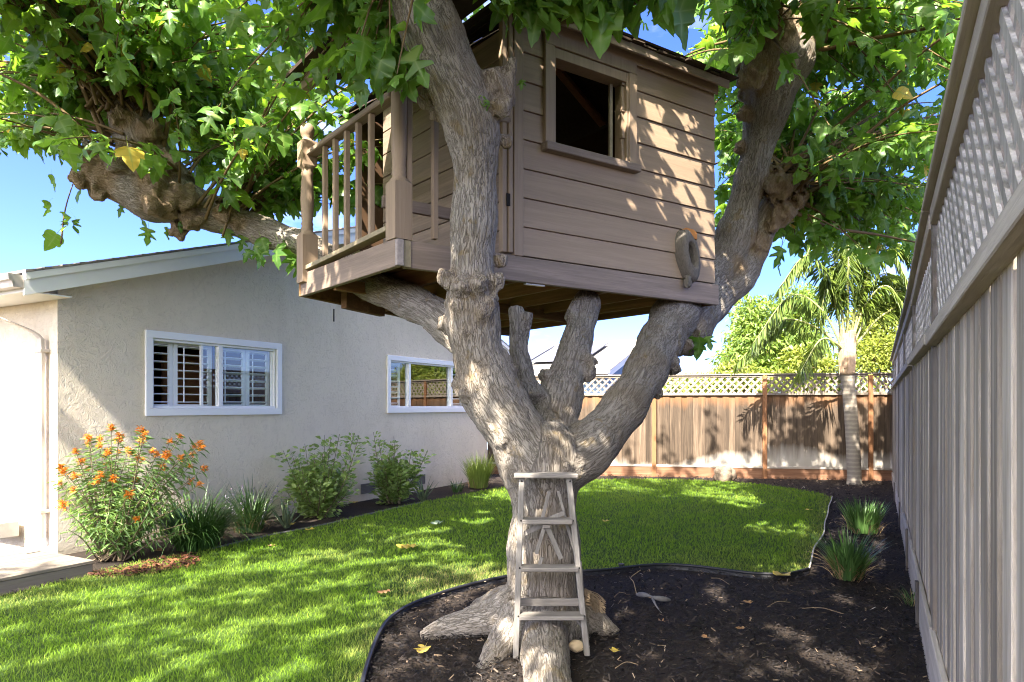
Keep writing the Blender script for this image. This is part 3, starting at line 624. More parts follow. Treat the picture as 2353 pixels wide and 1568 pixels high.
put('end_beam', box_me(T(UL-0.05, 0.05, ZB+0.003), u*0.045, vv*2.69, UP*(ZT-ZB-0.005), 0.004), M['raw_v'], hut)
def bedge(a):
    return 1.56+(a/1.71)*1.0 if a < 1.71 else 2.56+(a-1.71)/1.42*0.19
for a in (0.52, 1.0, 1.42, 1.86, 2.3, 2.72):
    if a == 1.0: 
        put('joist', box_me(T(a, 0.05, ZB+0.01), u*0.04, vv*(bedge(a)-0.10), UP*0.14, 0.003), M['raw_v'], hut); continue
    put('joist', box_me(T(a, 0.05, ZB+0.008), u*0.04, vv*(bedge(a)-0.10), UP*0.155, 0.003), M['raw_v'], hut)
put('cross_beam', bar_me(T(0.05, 1.02, ZB+0.03), T(3.05, 1.5, ZB-0.012), 0.09, 0.045, vv), M['raw_u'], hut)
put('blocking', bar_me(T(0.34, 1.50, ZB+0.03), T(0.85, 1.82, ZB+0.03), 0.22, 0.06, vv), M['raw_u'], hut)
b = 0.055
while b < 2.7:
    a0 = 0.05 if b < 1.5 else min(1.71, (b-1.5)*1.71)+0.1
    put('floor_board', tb(a0, UL-0.055, b, b+0.136, ZT-0.026, ZT-0.002, 0.003), M['raw_u'], hut); b += 0.142
put('bolt', lathe_me([(0.006, 0), (0.006, 0.11)], 8, T(0.35, 1.72, ZB-0.17)), M['dark'], hut)
put('bracket', tb(1.05, 1.22, 0.02, 0.05, ZB-0.012, ZB-0.001, 0.001), M['metal'], hut)
# front wall siding with the window opening
WO = (1.284, 1.926, 3.49, 4.135); HU1 = 3.10
z = ZT+0.012; hb_ = 0.2145; top = 4.42
def sid(a0, a1, z0, z1, dep=0.0):
    # lapped board: lower edge stands proud
    o = fn*0.006
    bm = bmesh.new(); c = [T(a0, 0.02, z0)+o+fn*dep, T(a1, 0.02, z0)+o+fn*dep, T(a1, 0.045, z0), T(a0, 0.045, z0), T(a0, 0.028, z1)+fn*0.004, T(a1, 0.028, z1)+fn*0.004, T(a1, 0.045, z1), T(a0, 0.045, z1)]
    hexa(bm, c); bmesh.ops.bevel(bm, geom=bm.edges[:], offset=0.003, segments=1, affect='EDGES'); return from_bm(bm)
AL = U1+0.075
wx0, wx1 = WO[0]-0.06, WO[1]+0.06
while z < top-0.02:
    z1 = min(z+hb_-0.003, top)
    bands = []
    if z1 < WO[2]-0.02 or z > WO[3]+0.05: bands = [(AL, HU1)]
    else: bands = [(AL, wx0), (wx1, HU1)]
    for a0, a1 in bands:
        dpt = random.uniform(0, 0.004)
        if a0 < 2.66 and a1 > 2.85 and z < 2.99:      # notch round the limb stub
            g0, g1 = (2.66, 2.83) if z > 2.7 else (2.69, 2.80)
            put('siding_board', sid(a0, g0, z, z1, dpt), M['siding'], hut); put('siding_board', sid(g1, a1, z, z1, dpt), M['siding'], hut)
        else: put('siding_board', sid(a0, a1, z, z1, dpt), M['siding'], hut)
    z += hb_
put('corner_board', box_me(T(U1-0.01, 0.0, ZT+0.003)+fn*0.002, u*0.083, vv*0.035, UP*(4.42-ZT), 0.004), M['pvert'], hut)
put('frieze_board', box_me(T(AL+0.005, -0.004, 4.30)+fn*0.012, u*(HU1-AL), vv*0.02, UP*0.11, 0.004), M['siding'], hut)
# window frame
a0, a1, z0, z1 = WO; cw = 0.085
wf = put('window_frame', joined([box_me(T(a0-cw, 0.0, z0-0.02)+fn*0.018, u*cw, vv*0.03, UP*(z1-z0+0.10), 0.003), box_me(T(a1+0.11, 0.0, z0-0.02)+fn*0.018, u*cw, vv*0.03, UP*(z1-z0+0.10), 0.003),
    box_me(T(a0-cw, -0.001, z1+0.082)+fn*0.016, u*(a1-a0+cw*2+0.11), vv*0.03, UP*0.09, 0.003)]), M['pvert'], hut); wf['label'] = 'brown window surround'
put('jamb', joined([box_me(T(a0-0.005, -0.003, z0)+fn*0.004, u*0.022, vv*0.13, UP*(z1-z0+0.075), 0.002), box_me(T(a1+0.088, -0.003, z0)+fn*0.004, u*0.022, vv*0.13, UP*(z1-z0+0.075), 0.002),
    box_me(T(a0+0.017, -0.002, z1+0.0)+fn*0.004, u*(a1-a0+0.071), vv*0.13, UP*0.075, 0.002)]), M['pvert'], wf)
put('stop', joined([box_me(T(a1+0.0, 0.085, z0), u*0.03, vv*0.02, UP*(z1-z0), 0.002)]), M['peel'], wf)
put('window_sill', box_me(T(a0-cw-0.015, -0.05, z0-0.075), u*(a1-a0+cw*2+0.14), vv*0.15, UP*0.062, 0.006), M['pfront'], hut)
# inner shell: porch wall with door, far walls, studs and rafters
WALLZ = 4.42
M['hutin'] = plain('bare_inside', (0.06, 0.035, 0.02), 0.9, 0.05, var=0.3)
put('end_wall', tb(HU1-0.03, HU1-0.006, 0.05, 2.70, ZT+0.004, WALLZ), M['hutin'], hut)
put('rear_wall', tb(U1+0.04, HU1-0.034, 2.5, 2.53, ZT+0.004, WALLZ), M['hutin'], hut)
for i, z in enumerate(np.arange(ZT+0.01, 4.2, 0.2145)):
    b1 = 1.95
    put('siding_board', box_me(T(U1+0.002, 0.036, z), u*0.02+Vector((0, 0, 0.0)), vv*(b1), UP*0.206, 0.003), M['pside'], hut)
put('door_post', box_me(T(U1-0.105, 0.01, ZT+0.02), u*0.04, vv*0.045, UP*1.7, 0.004), M['pvert'], hut)
put('door_frame', box_me(T(U1-0.055, 0.0, ZT+0.05)-UP*0.03, u*0.035, vv*0.07, UP*1.75, 0.004), M['pvert'], hut)
put('hinge', box_me(T(U1-0.075, -0.004, 2.95), u*0.03, vv*0.01, UP*0.09, 0.002), M['dark'], hut)
apex = T(2.0, 1.3, 5.15)
for a, b in ((U1+0.05, 0.06), (U1+0.05, 1.3), (U1+0.05, 2.45), (2.0, 2.45), (3.02, 2.45), (3.02, 1.3), (3.02, 0.06), (2.0, 0.06)):
    put('rafter', bar_me(T(a, b, 4.43), apex, 0.09, 0.04, (0, 0, 1)), M['fpost'], hut)
# roof: pyramid of lapped courses with ragged shingle edge
def roofpanel(p, q, r):
    p, q, r = Vector(p), Vector(q), Vector(r); mes = []
    nn = (q-p).cross(r-p).normalized();  nn = nn if nn.z > 0 else -nn
    K = 10
    for i in range(K):
        f0, f1 = i/K, (i+1.25)/K
        f1 = min(f1, 1.0); a_, b_, c_, d_ = p.lerp(r, f0), q.lerp(r, f0), q.lerp(r, f1), p.lerp(r, f1)
        if i == K-1: c_ = d_+(c_-d_)*0.02+(b_-a_)*0.01
        o = nn*(0.02+0.006*(i % 2))
        mes.append(prism_me([a_+o, b_+o, c_+o, d_+o], nn*0.016))
    return joined(mes)
EV = 0.13; ez = 4.40
E = [T(U1-EV, -EV, ez), T(HU1+0.02, -EV, ez), T(HU1+0.02, 2.65, ez), T(U1-EV, 2.65, ez)]; ap2 = apex+UP*0.07
for i in range(4): put('roof_slope', roofpanel(E[i], E[(i+1) % 4], ap2), M['thshingle'], hut)
x = U1-EV
while x < HU1-0.05:            # ragged shingle tabs along the front eave
    wd = random.uniform(0.10, 0.22); dr = random.uniform(0.0, 0.05)
    put('shingle', box_me(T(x, -EV-dr, ez-0.01+random.uniform(-.006, .012)), u*(wd-0.008), vv*(0.16), UP*0.016+fn*0.0, 0.002, 0.005), M['thshingle'], hut); x += wd
put('eave_board', box_me(T(U1-EV, -EV+0.012, ez-0.075), u*(HU1-U1+EV+0.02), vv*0.022, UP*0.068, 0.003), M['pfront'], hut)
# porch posts, rails and balusters
def turned(name, at, h, lower, finial):
    r = 0.055; z = 0
    pr = [(0.064, 0), (0.064, lower-0.035), (0.05, lower), (0.045, lower+0.012), (0.05, lower+0.03), (0.044, lower+0.05), (0.05, lower+0.066), (0.043, lower+0.085)]
    sq = {0, 1}
    top = h-(0.36 if finial else 0.0)
    pr += [(0.05, lower+0.16), (0.054, (lower+top)/2), (0.05, top-0.16), (0.043, top-0.08), (0.05, top-0.06), (0.044, top-0.045), (0.05, top-0.02)]
    if finial:
        i = len(pr); pr += [(0.06, top), (0.06, top+0.20), (0.045, top+0.215), (0.035, top+0.235), (0.05, top+0.255), (0.058, top+0.29), (0.054, top+0.325), (0.035, top+0.35), (0.008, top+0.36)]; sq |= {i, i+1}
    me = lathe_me(pr, 24, (0, 0, 0), True, sq)
    ca = math.cos(math.atan2(vv.y, vv.x)); sa = math.sin(math.atan2(vv.y, vv.x))
    for v in me.vertices: v.co = Vector((v.co.x*ca-v.co.y*sa, v.co.x*sa+v.co.y*ca, v.co.z))+at
    return put(name, me, M['pvert'], hut)
turned('newel_post', T(0.055, 0.045, ZT), 1.62, 0.41, False)['label'] = 'tall turned porch post at the corner'
turned('newel_post', T(0.03, 1.50, ZT-0.08), 1.32, 0.42, True)['label'] = 'turned railing post with ball finial'
RZ = 3.60
put('handrail', box_me(T(0.0, 0.08, RZ-0.05), u*0.09, vv*1.38, UP*0.045, 0.008), M['pside'], hut)
put('bottom_rail', bar_me(T(0.03, 0.10, ZT+0.085), T(0.03, 1.44, ZT+0.035), 0.035, 0.085, u), M['peel'], hut)
def on_side(px):     # distance along vv where the railing shows at px
    r = (px-CX)/FOC; return (r*T(0.04, 0, 0).y-T(0.04, 0, 0).x)/(vv.x-r*vv.y)
for px in (747, 771, 797, 824, 853):
    bq = on_side(px); put('baluster', box_me(T(0.022, bq-0.019, ZT+0.09), u*0.036, vv*0.036, UP*(RZ-ZT-0.14), 0.003), M['pvert'], hut)
put('handrail', box_me(T(0.13, 0.0, RZ-0.05), u*(U1-0.16), vv*0.09, UP*0.045, 0.008), M['pfront'], hut)
def on_front(px, b=0.03):
    r = (px-CX)/FOC; q = T(0, b, 0); return (r*q.y-q.x)/(u.x-r*u.y)
for px, zb in ((940, ZT+0.11), (1000, ZT+0.04), (1062, ZT+0.1)):
    aq = on_front(px); put('baluster', box_me(T(aq-0.018, 0.02, zb), u*0.036, vv*0.036, UP*(RZ-0.06-zb), 0.003, 0.003), M['pvert'], hut)
put('loose_rail', bar_me(T(0.13, 0.42, ZT+0.36), T(0.90, 0.40, ZT+0.34), 0.085, 0.035, vv), M['pfront'], hut)
# porch roof over the corner post
put('porch_header', box_me(T(-0.02, 0.0, ZT+1.50), u*0.07, vv*1.5, UP*0.12, 0.004), M['pside'], hut)
pa, pb = T(-0.12, -0.12, ZT+1.60), T(-0.12, 1.65, ZT+1.60)
put('porch_roof', prism_me([pa, T(U1-0.15, -0.12, ZT+1.86), T(U1-0.15, 1.65, ZT+1.86), pb], UP*0.03), M['thshingle'], hut)
# fresh cut opening above the limb stub
put('cut_edge', prism_me([T(2.655, 0.0, 2.985)+fn*0.012, T(2.835, 0.0, 2.965)+fn*0.012, T(2.83, 0, 3.02)+fn*0.012, T(2.79, 0.0, 3.045)+fn*0.012, T(2.70, 0, 3.05)+fn*0.012, T(2.66, 0.0, 3.03)+fn*0.012], -fn*0.02), M['rawcut'], hut)
# ================================================================== mulberry tree: wood
def L4(lst): return [tuple(P(px, py, Y))+(r/FOC*Y,) for px, py, Y, r in lst]
LIMBS = [
 L4([(1250,1490,4.55,112),(1250,1420,4.53,94),(1248,1330,4.5,85),(1250,1240,4.48,80),(1250,1150,4.5,79),(1245,1080,4.5,86),(1240,1030,4.52,88),(1236,985,4.56,70)]),        # trunk
 L4([(1235,1080,4.5,80),(1190,1000,4.45,74),(1130,905,4.42,68),(1098,810,4.4,62),(1085,720,4.38,60),(1083,640,4.36,54),(1087,540,4.33,52),(1092,420,4.28,52),(1088,320,4.2,58),(1064,230,4.12,66),(1022,140,4.03,68),(978,40,3.93,68),(945,-60,3.85,66),(925,-160,3.8,62)]),  # left limb
 L4([(1255,1070,4.6,70),(1272,980,4.75,52),(1290,900,4.95,50),(1312,830,5.15,38),(1330,770,5.35,36),(1340,720,5.55,34),(1350,690,5.7,32)]),                # middle limb
 L4([(1225,930,4.75,40),(1205,870,4.9,26),(1192,800,4.95,21),(1188,740,4.98,20),(1186,706,5.0,19)]),                     # cut stub
 L4([(1270,1080,4.5,76),(1345,1035,4.65,62),(1415,960,4.9,52),(1470,880,5.2,49),(1515,790,5.75,50),(1556,720,6.25,53),(1610,655,6.72,50),(1664,590,6.95,48),(1692,530,6.95,42),(1714,450,6.9,36),(1737,360,6.75,37),(1757,270,6.6,47),(1775,190,6.35,66),(1795,110,6.3,78),(1815,30,6.3,66),(1840,-70,6.3,46)]),   # right limb
 L4([(1570,780,6.2,48),(1625,705,6.7,44),(1690,640,6.95,42),(1728,580,7.05,36),(1752,520,7.05,32),(1785,465,7.05,34),(1812,430,7.05,36)]),   # dark limb behind
 L4([(1150,900,4.6,48),(1080,800,4.75,44),(1015,735,4.9,42),(940,692,5.2,40),(850,655,5.6,36),(765,600,6.0,35),(690,562,6.2,33),(610,535,6.35,33),(530,505,6.4,37),(460,480,6.4,44),(395,455,6.35,60),(330,432,6.3,66),(265,410,6.25,52),(215,395,6.2,36)]), # long limb to the left
 L4([(390,440,6.35,60),(345,370,6.35,56),(310,300,6.3,48),(285,240,6.25,42),(262,170,6.2,36)]),           # riser of the left head
 L4([(1250,1390,4.46,62),(1250,1445,4.28,58),(1253,1500,4.03,54),(1257,1548,3.75,57),(1265,1612,3.5,58),(1275,1700,3.25,55),(1285,1830,2.95,44)]),   # root toward the camera
 L4([(1190,1400,4.5,62),(1130,1418,4.52,46),(1070,1432,4.5,32),(1010,1448,4.48,22),(965,1464,4.45,12)]),
 L4([(1200,1420,4.35,56),(1160,1470,4.2,38),(1125,1515,4.05,24),(1100,1545,3.95,12)]),
 L4([(1300,1410,4.6,60),(1350,1420,4.6,40),(1385,1438,4.55,24),(1420,1455,4.5,10)]),
 L4([(1200,1400,4.7,60),(1130,1400,5.0,40),(1090,1405,5.2,20)]),
]
BURLS = [(1030,640,4.27,26),(1060,660,4.2,28),(1100,650,4.2,26),(1140,650,4.28,24),(1055,705,4.24,24),(1110,720,4.22,22),(1020,745,4.36,20),(1075,760,4.24,22),(1045,700,4.3,26),(1128,690,4.26,22),
 (1152,600,4.36,18),(1140,205,4.1,42),(1155,245,4.06,26),(1165,325,4.22,16),(985,225,4.2,24),(1005,260,4.18,22),(1060,880,4.35,26),(1072,905,4.3,22),(1150,830,4.4,26),(1165,850,4.4,22),(1085,860,4.3,18),
 (1190,950,4.3,24),(1140,980,4.36,28),(1160,1010,4.3,24),(1255,1040,4.28,26),(1320,1050,4.4,22),(1345,830,5.1,26),(1350,855,5.05,24),(1265,870,4.95,28),(1320,905,4.9,22),(1300,1000,4.6,22),(1330,1045,4.42,20),
 (1535,832,5.5,26),(1548,848,5.5,18),(1508,905,5.2,16),(1462,815,5.5,14),(1590,755,6.2,26),(1568,795,5.95,24),(1738,565,6.95,28),(1690,612,6.8,22),
 (250,405,6.15,34),(300,360,6.1,34),(210,375,6.1,30),(185,410,6.1,26),(370,465,6.05,46),(350,400,6.05,38),(420,450,6.1,36),(440,510,6.2,26),(410,530,6.25,22),(515,490,6.2,24),(545,510,6.25,18),(275,270,6.1,26),(345,300,6.15,30),(380,380,6.15,32),(230,440,6.15,24),
 (1720,125,6.2,40),(1735,175,6.15,38),(1718,205,6.4,26),(1850,60,6.2,44),(1880,80,6.2,30),(1790,60,6.05,46),(1740,60,6.1,46),(1700,340,6.72,16),(1712,262,6.48,20),(1790,430,6.8,38),(1825,455,6.9,30),(1800,490,6.85,28),(1775,410,6.85,30),(1775,515,6.85,18),
 (1195,1085,4.3,22),(1300,1070,4.3,20),(1215,1370,4.42,34),(1290,1380,4.42,36),(1255,1395,4.4,34)]
STUBS = [[(1160,240,4.15,22),(1172,180,4.1,14),(1178,130,4.05,11)], [(1150,200,4.15,20),(1148,150,4.1,14)], [(1315,735,5.4,20),(1325,700,5.5,16)], [(1205,790,4.95,10),(1213,718,4.93,14)],
 [(205,380,6.1,20),(205,340,6.1,10),(190,322,6.1,7)], [(270,390,6.05,26),(262,360,6.0,22)], [(1770,430,6.9,20),(1780,390,6.9,14)]]
def bark_mat():
    s = N('mulberry_bark', 0.9, 0.15)
    v = s.vec(attr='bk', scale=(1, 1, 0.13)); v2 = s.vec(attr='bk', scale=(1, 1, 0.4)); wv = s.vec('World')
    n1 = s.noise(v, 34, 2, 0.5, 0.9); n2 = s.noise(v, 66, 2, 0.5, 0.7); fine = s.noise(v2, 150, 4, 0.7, 0.5); big = s.noise(wv, 3.2, 4); lich = s.noise(wv, 7, 4, 0.6)
    c1 = s.ramp(s.math('ABSOLUTE', s.math('SUBTRACT', n1, 0.5)), [(0.0, 0.0), (0.045, 0.9), (0.12, 1.0)]); c2 = s.ramp(s.math('ABSOLUTE', s.math('SUBTRACT', n2, 0.5)), [(0.0, 0.35), (0.05, 1.0)]); crack = s.math('MULTIPLY', c1, c2)
    c = s.mix(crack, (0.062, 0.05, 0.04), (0.265, 0.235, 0.198)); c = s.mix(s.math('MULTIPLY', fine, 0.55), c, (0.29, 0.255, 0.212))
    c = s.mix(s.ramp(big, [(0.45, 0.0), (0.66, 0.5)]), c, (0.155, 0.115, 0.07))
    c = s.mix(s.ramp(lich, [(0.60, 0.0), (0.68, 0.45)]), c, (0.20, 0.135, 0.045))
    fo = s.attr('knot'); c = s.mix(fo, c, s.mix(fine, (0.13, 0.08, 0.035), (0.32, 0.22, 0.12)))
    s.col(c)
    h = s.math('ADD', s.math('MULTIPLY', crack, 0.75), s.math('MULTIPLY', fine, 0.35))
    dn = s.n('ShaderNodeDisplacement'); dn.inputs['Midlevel'].default_value = 0.75; dn.inputs['Scale'].default_value = 0.011; s.l(h, dn.inputs['Height']); s.l(dn.outputs[0], s.out.inputs['Displacement'])
    s.m.displacement_method = 'BOTH'; return s.m
M['bark'] = bark_mat()
TREE0 = Vector((0.2, 4.5, 0))
tree = empty('mulberry_tree', TREE0, 'large gnarled mulberry tree with spreading limbs carrying the tree house', 'tree')
def build_wood():
    parts = []; cl = []; off = 0.0
    for li, L in enumerate(LIMBS+[L4(s) for s in STUBS]):
        C = catmull(L, 0.04); r = np.maximum(C[:, 3], 0.012); X = C[:, :3]
        r = r*(1+0.06*np.sin(np.arange(len(r))*0.5+li))
        parts.append(tube_np(X, r, 20))
        if li < len(LIMBS):
            T_, N_, B_ = frames(X); s_ = np.concatenate([[0], np.cumsum(np.linalg.norm(np.diff(X, axis=0), axis=1))])
            cl.append((X, r, T_, N_, B_, s_+off)); off += s_[-1]+3.7
    bm = bmesh.new()
    V, F = cat_np(parts); vs = [bm.verts.new(v) for v in V]
    for f in F:
        q = list(dict.fromkeys(int(i) for i in f))
        try: bm.faces.new([vs[i] for i in q])
        except ValueError: pass
    rnd = random.Random(3)
    for (px, py, Y, r) in BURLS:
        c = P(px, py, Y+0.02); rr = 0.88*r/FOC*Y
        ret = bmesh.ops.create_icosphere(bm, subdivisions=3, radius=1.0); q = rnd.random()*9
        for v in ret['verts']:
            n = v.co.normalized(); v.co = c+n*rr*(1+0.75*mnoise.noise(n*1.7+Vector((q, q, 0))))
        for _ in range(3):
            dd = Vector((rnd.uniform(-1, 1), rnd.uniform(-1.2, 0.1), rnd.uniform(-1, 1))).normalized()
            ret = bmesh.ops.create_icosphere(bm, subdivisions=2, radius=rr*rnd.uniform(0.2, 0.42))
            for v in ret['verts']: v.co += c+dd*rr*0.8
    me = from_bm(bm); o = bpy.data.objects.new('tmp', me); COL.objects.link(o)
    md = o.modifiers.new('r', 'REMESH'); md.mode = 'VOXEL'; md.voxel_size = 0.0115; md.adaptivity = 0
    sm = o.modifiers.new('s', 'SMOOTH'); sm.factor = 0.5; sm.iterations = 7
    dg = bpy.context.evaluated_depsgraph_get(); me2 = bpy.data.meshes.new_from_object(o.evaluated_get(dg)); bpy.data.objects.remove(o)
    n = len(me2.vertices); V = np.empty(n*3, np.float32); me2.vertices.foreach_get('co', V); V = V.reshape(-1, 3)
    Nn = np.empty(n*3, np.float32); me2.vertices.foreach_get('normal', Nn); Nn = Nn.reshape(-1, 3)
    Xa = np.vstack([c[0] for c in cl]); ra = np.concatenate([c[1] for c in cl]); Na = np.vstack([c[3] for c in cl]); Ba = np.vstack([c[4] for c in cl]); sa = np.concatenate([c[5] for c in cl]); Ta = np.vstack([c[2] for c in cl])
    bk = np.empty((n, 3), np.float32); kn = np.zeros(n, np.float32)
    bc = np.array([tuple(P(px, py, Y)) for px, py, Y, r in BURLS]); br = np.array([r/FOC*Y for px, py, Y, r in BURLS])
    for i in range(0, n, 4000):
        q = V[i:i+4000]; D = np.linalg.norm(q[:, None]-Xa[None], axis=2)/(ra[None]+0.05); j = D.argmin(1); dl = q-Xa[j]
        a, b_, t = (dl*Na[j]).sum(1), (dl*Ba[j]).sum(1), (dl*Ta[j]).sum(1)
        bk[i:i+4000] = np.stack([a+sa[j]*0.0, b_, sa[j]+t], 1)
        kd = np.min(np.linalg.norm(q[:, None]-bc[None], axis=2)/br[None], axis=1); kn[i:i+4000] = np.clip(1.55-kd, 0, 0.65)
    am = 0.008
    hgt = np.array([mnoise.noise(Vector(p)*7.0)*1.0+mnoise.noise(Vector(p)*16.0)*0.55 for p in V.astype(float)])
    V2 = V+Nn*(hgt*am*(1+1.6*kn))[:, None]
    low = V2[:, 2] < -0.06; V2[low, 2] = -0.06
    me2.vertices.foreach_set('co', V2.astype(np.float32).ravel())
    kz = kn*np.clip((V[:, 2]-1.2)/1.2, 0.15, 1)*np.where(V[:, 1] > 5.6, 1.0, 0.4)
    a = me2.attributes.new('bk', 'FLOAT_VECTOR', 'POINT'); a.data.foreach_set('vector', bk.ravel())
    a = me2.attributes.new('knot', 'FLOAT', 'POINT'); a.data.foreach_set('value', kz.astype(np.float32))
    me2.polygons.foreach_set('use_smooth', np.ones(len(me2.polygons), bool)); me2.materials.clear(); me2.update()
    print('wood verts', n)
    return put('trunk', me2, M['bark'], tree)
trunk = build_wood()
# limb stub poking through the tree-house wall: a hollow healed wound
def stub():
    c = P(1582, 588, 5.90); bm = bmesh.new(); rings = []
    prof = [(0.02, 0.10), (0.25, 0.09), (0.38, 0.06), (0.44, 0.0), (0.50, -0.04), (0.58, -0.052), (0.70, -0.044), (0.84, -0.04), (0.96, -0.022), (1.05, 0.06)]
    for k, (r, dep) in enumerate(prof):
        ring = []
        for i in range(28):
            a = 2*math.pi*i/28; q = 1+0.10*mnoise.noise(Vector((math.cos(a)*1.5, math.sin(a)*1.5, k*0.3)))
            x = math.cos(a)*r*0.105*q+0.03*(1-abs(math.sin(a)))*0; zz = math.sin(a)*r*0.215*q
            x += -zz*0.22 
            pt = c+u*x+UP*zz-fn*(dep-0.01)+fn*0.010*mnoise.noise(Vector((x*40, zz*40, k)))
            ring.append(bm.verts.new(pt))
        rings.append(ring)
    for A, B in zip(rings, rings[1:]):
        for i in range(28): bm.faces.new((A[i], A[(i+1) % 28], B[(i+1) % 28], B[i]))
    bm.faces.new(rings[0])
    me = from_bm(bm, True); s = put('limb_stub', me, None, tree)
    m = N('weathered_stub', 0.9, 0.15); v = m.vec('Object', (1, 1, 0.3)); f = m.noise(v, 60, 5, 0.65, 1.0); m.col(m.mix(f, (0.05, 0.041, 0.033), (0.21, 0.185, 0.155))); m.bump(f, 0.8, 0.01); s.data.materials.append(m.m)
    s['label'] = 'grey hollow limb stub poking out through the wall'
    M['stubw'] = m.m
    put('root_shoot', blob_me(P(1580, 648, 5.86), (0.035, 0.03, 0.06), 3, 0.5, 2.5, 4), m.m, tree)
stub()
# ================================================================== mulberry leaves
def leaf_variant(kind):
    # half outline (x, y), base at 0, tip at (0,1)
    H = {0: [(0.07,-0.05),(0.24,-0.03),(0.40,0.06),(0.46,0.17),(0.30,0.22),(0.20,0.30),(0.30,0.38),(0.46,0.54),(0.33,0.54),(0.20,0.55),(0.17,0.66),(0.13,0.80),(0.06,0.92)],
         1: [(0.08,-0.06),(0.26,-0.05),(0.38,0.05),(0.43,0.20),(0.40,0.33),(0.41,0.44),(0.33,0.50),(0.25,0.52),(0.24,0.62),(0.18,0.74),(0.12,0.84),(0.06,0.93)],
         2: [(0.08,-0.05),(0.22,-0.03),(0.36,0.04),(0.34,0.14),(0.18,0.20),(0.12,0.27),(0.22,0.34),(0.40,0.46),(0.42,0.56),(0.26,0.50),(0.13,0.46),(0.13,0.58),(0.18,0.70),(0.11,0.84),(0.05,0.93)]}[kind]
    mid = [(0, 0), (0, 0.22), (0, 0.45), (0, 0.70), (0, 1.0)]
    V = []; vein = []
    def z(x, y): return -0.30*abs(x)*(1-0.3*y)+0.10*math.sin(y*3.0)-0.20*y*y+0.05*math.sin(x*14+y*9)
    for x, y in mid: V.append((x, y, z(x, y))); vein.append(1.0)
    def side(sg):
        st = len(V)
        for i, (x, y) in enumerate(H):
            V.append((sg*x, y, z(sg*x, y)))
            tip = x > 0.3 and (i == 0 or x >= H[i-1][0]) and (i == len(H)-1 or x >= H[i+1][0]); vein.append(1.0 if tip else 0.0)
        return list(range(st, len(V)))
    F = []
    for sg in (1, -1):
        idx = side(sg); chain = idx
        def near(y): return 0 if y < 0.13 else 1 if y < 0.36 else 2 if y < 0.58 else 3
        cur = 0; prev = None
        for i in chain:
            m = near(V[i][1])
            if prev is None: prev = i; cur = 0; continue
            while cur < m:
                F.append((cur, prev, cur+1) if sg > 0 else (cur, cur+1, prev)); cur += 1
            F.append((cur, prev, i) if sg > 0 else (cur, i, prev)); prev = i
        while cur < 3:
            F.append((cur, prev, cur+1) if sg > 0 else (cur, cur+1, prev)); cur += 1
        F.append((3, prev, 4) if sg > 0 else (3, 4, prev))
    # stalk
    st = len(V); V += [(-0.012, 0.02, 0.0), (0.012, 0.02, 0.0), (0.008, -0.16, 0.06), (-0.008, -0.16, 0.06), (0.006, -0.32, 0.18), (-0.006, -0.32, 0.18)]; vein += [1.0]*6
    F += [(st, st+1, st+2), (st, st+2, st+3), (st+3, st+2, st+4), (st+3, st+4, st+5)]
    return np.array(V, float), np.array(F, int), np.array(vein)
LV = [leaf_variant(k) for k in (0, 1, 2)]
M['leaf'] = leafmat('mulberry_leaf', (0.042, 0.115, 0.018), (0.095, 0.195, 0.03), (0.32, 0.56, 0.035), 0.48, 0.42, (0.26, 0.36, 0.09), yellow=(0.985, (0.62, 0.46, 0.06)))
M['twig'] = plain('green_brown_twig', (0.13, 0.085, 0.036), 0.7, var=0.3, scale=20)
M['yleaf'] = leafmat('yellow_leaf', (0.62, 0.45, 0.06), (0.72, 0.52, 0.09), (0.75, 0.55, 0.08), 0.3, 0.5, (0.75, 0.6, 0.2))
HEADS = [P(270, 330, 6.2), P(285, 240, 6.2), P(400, 430, 6.3), P(940, -120, 3.82), P(1740, 90, 6.2), P(1850, 40, 6.25), P(1800, 440, 6.9), P(1250, -260, 6.3), P(520, 500, 6.4)]
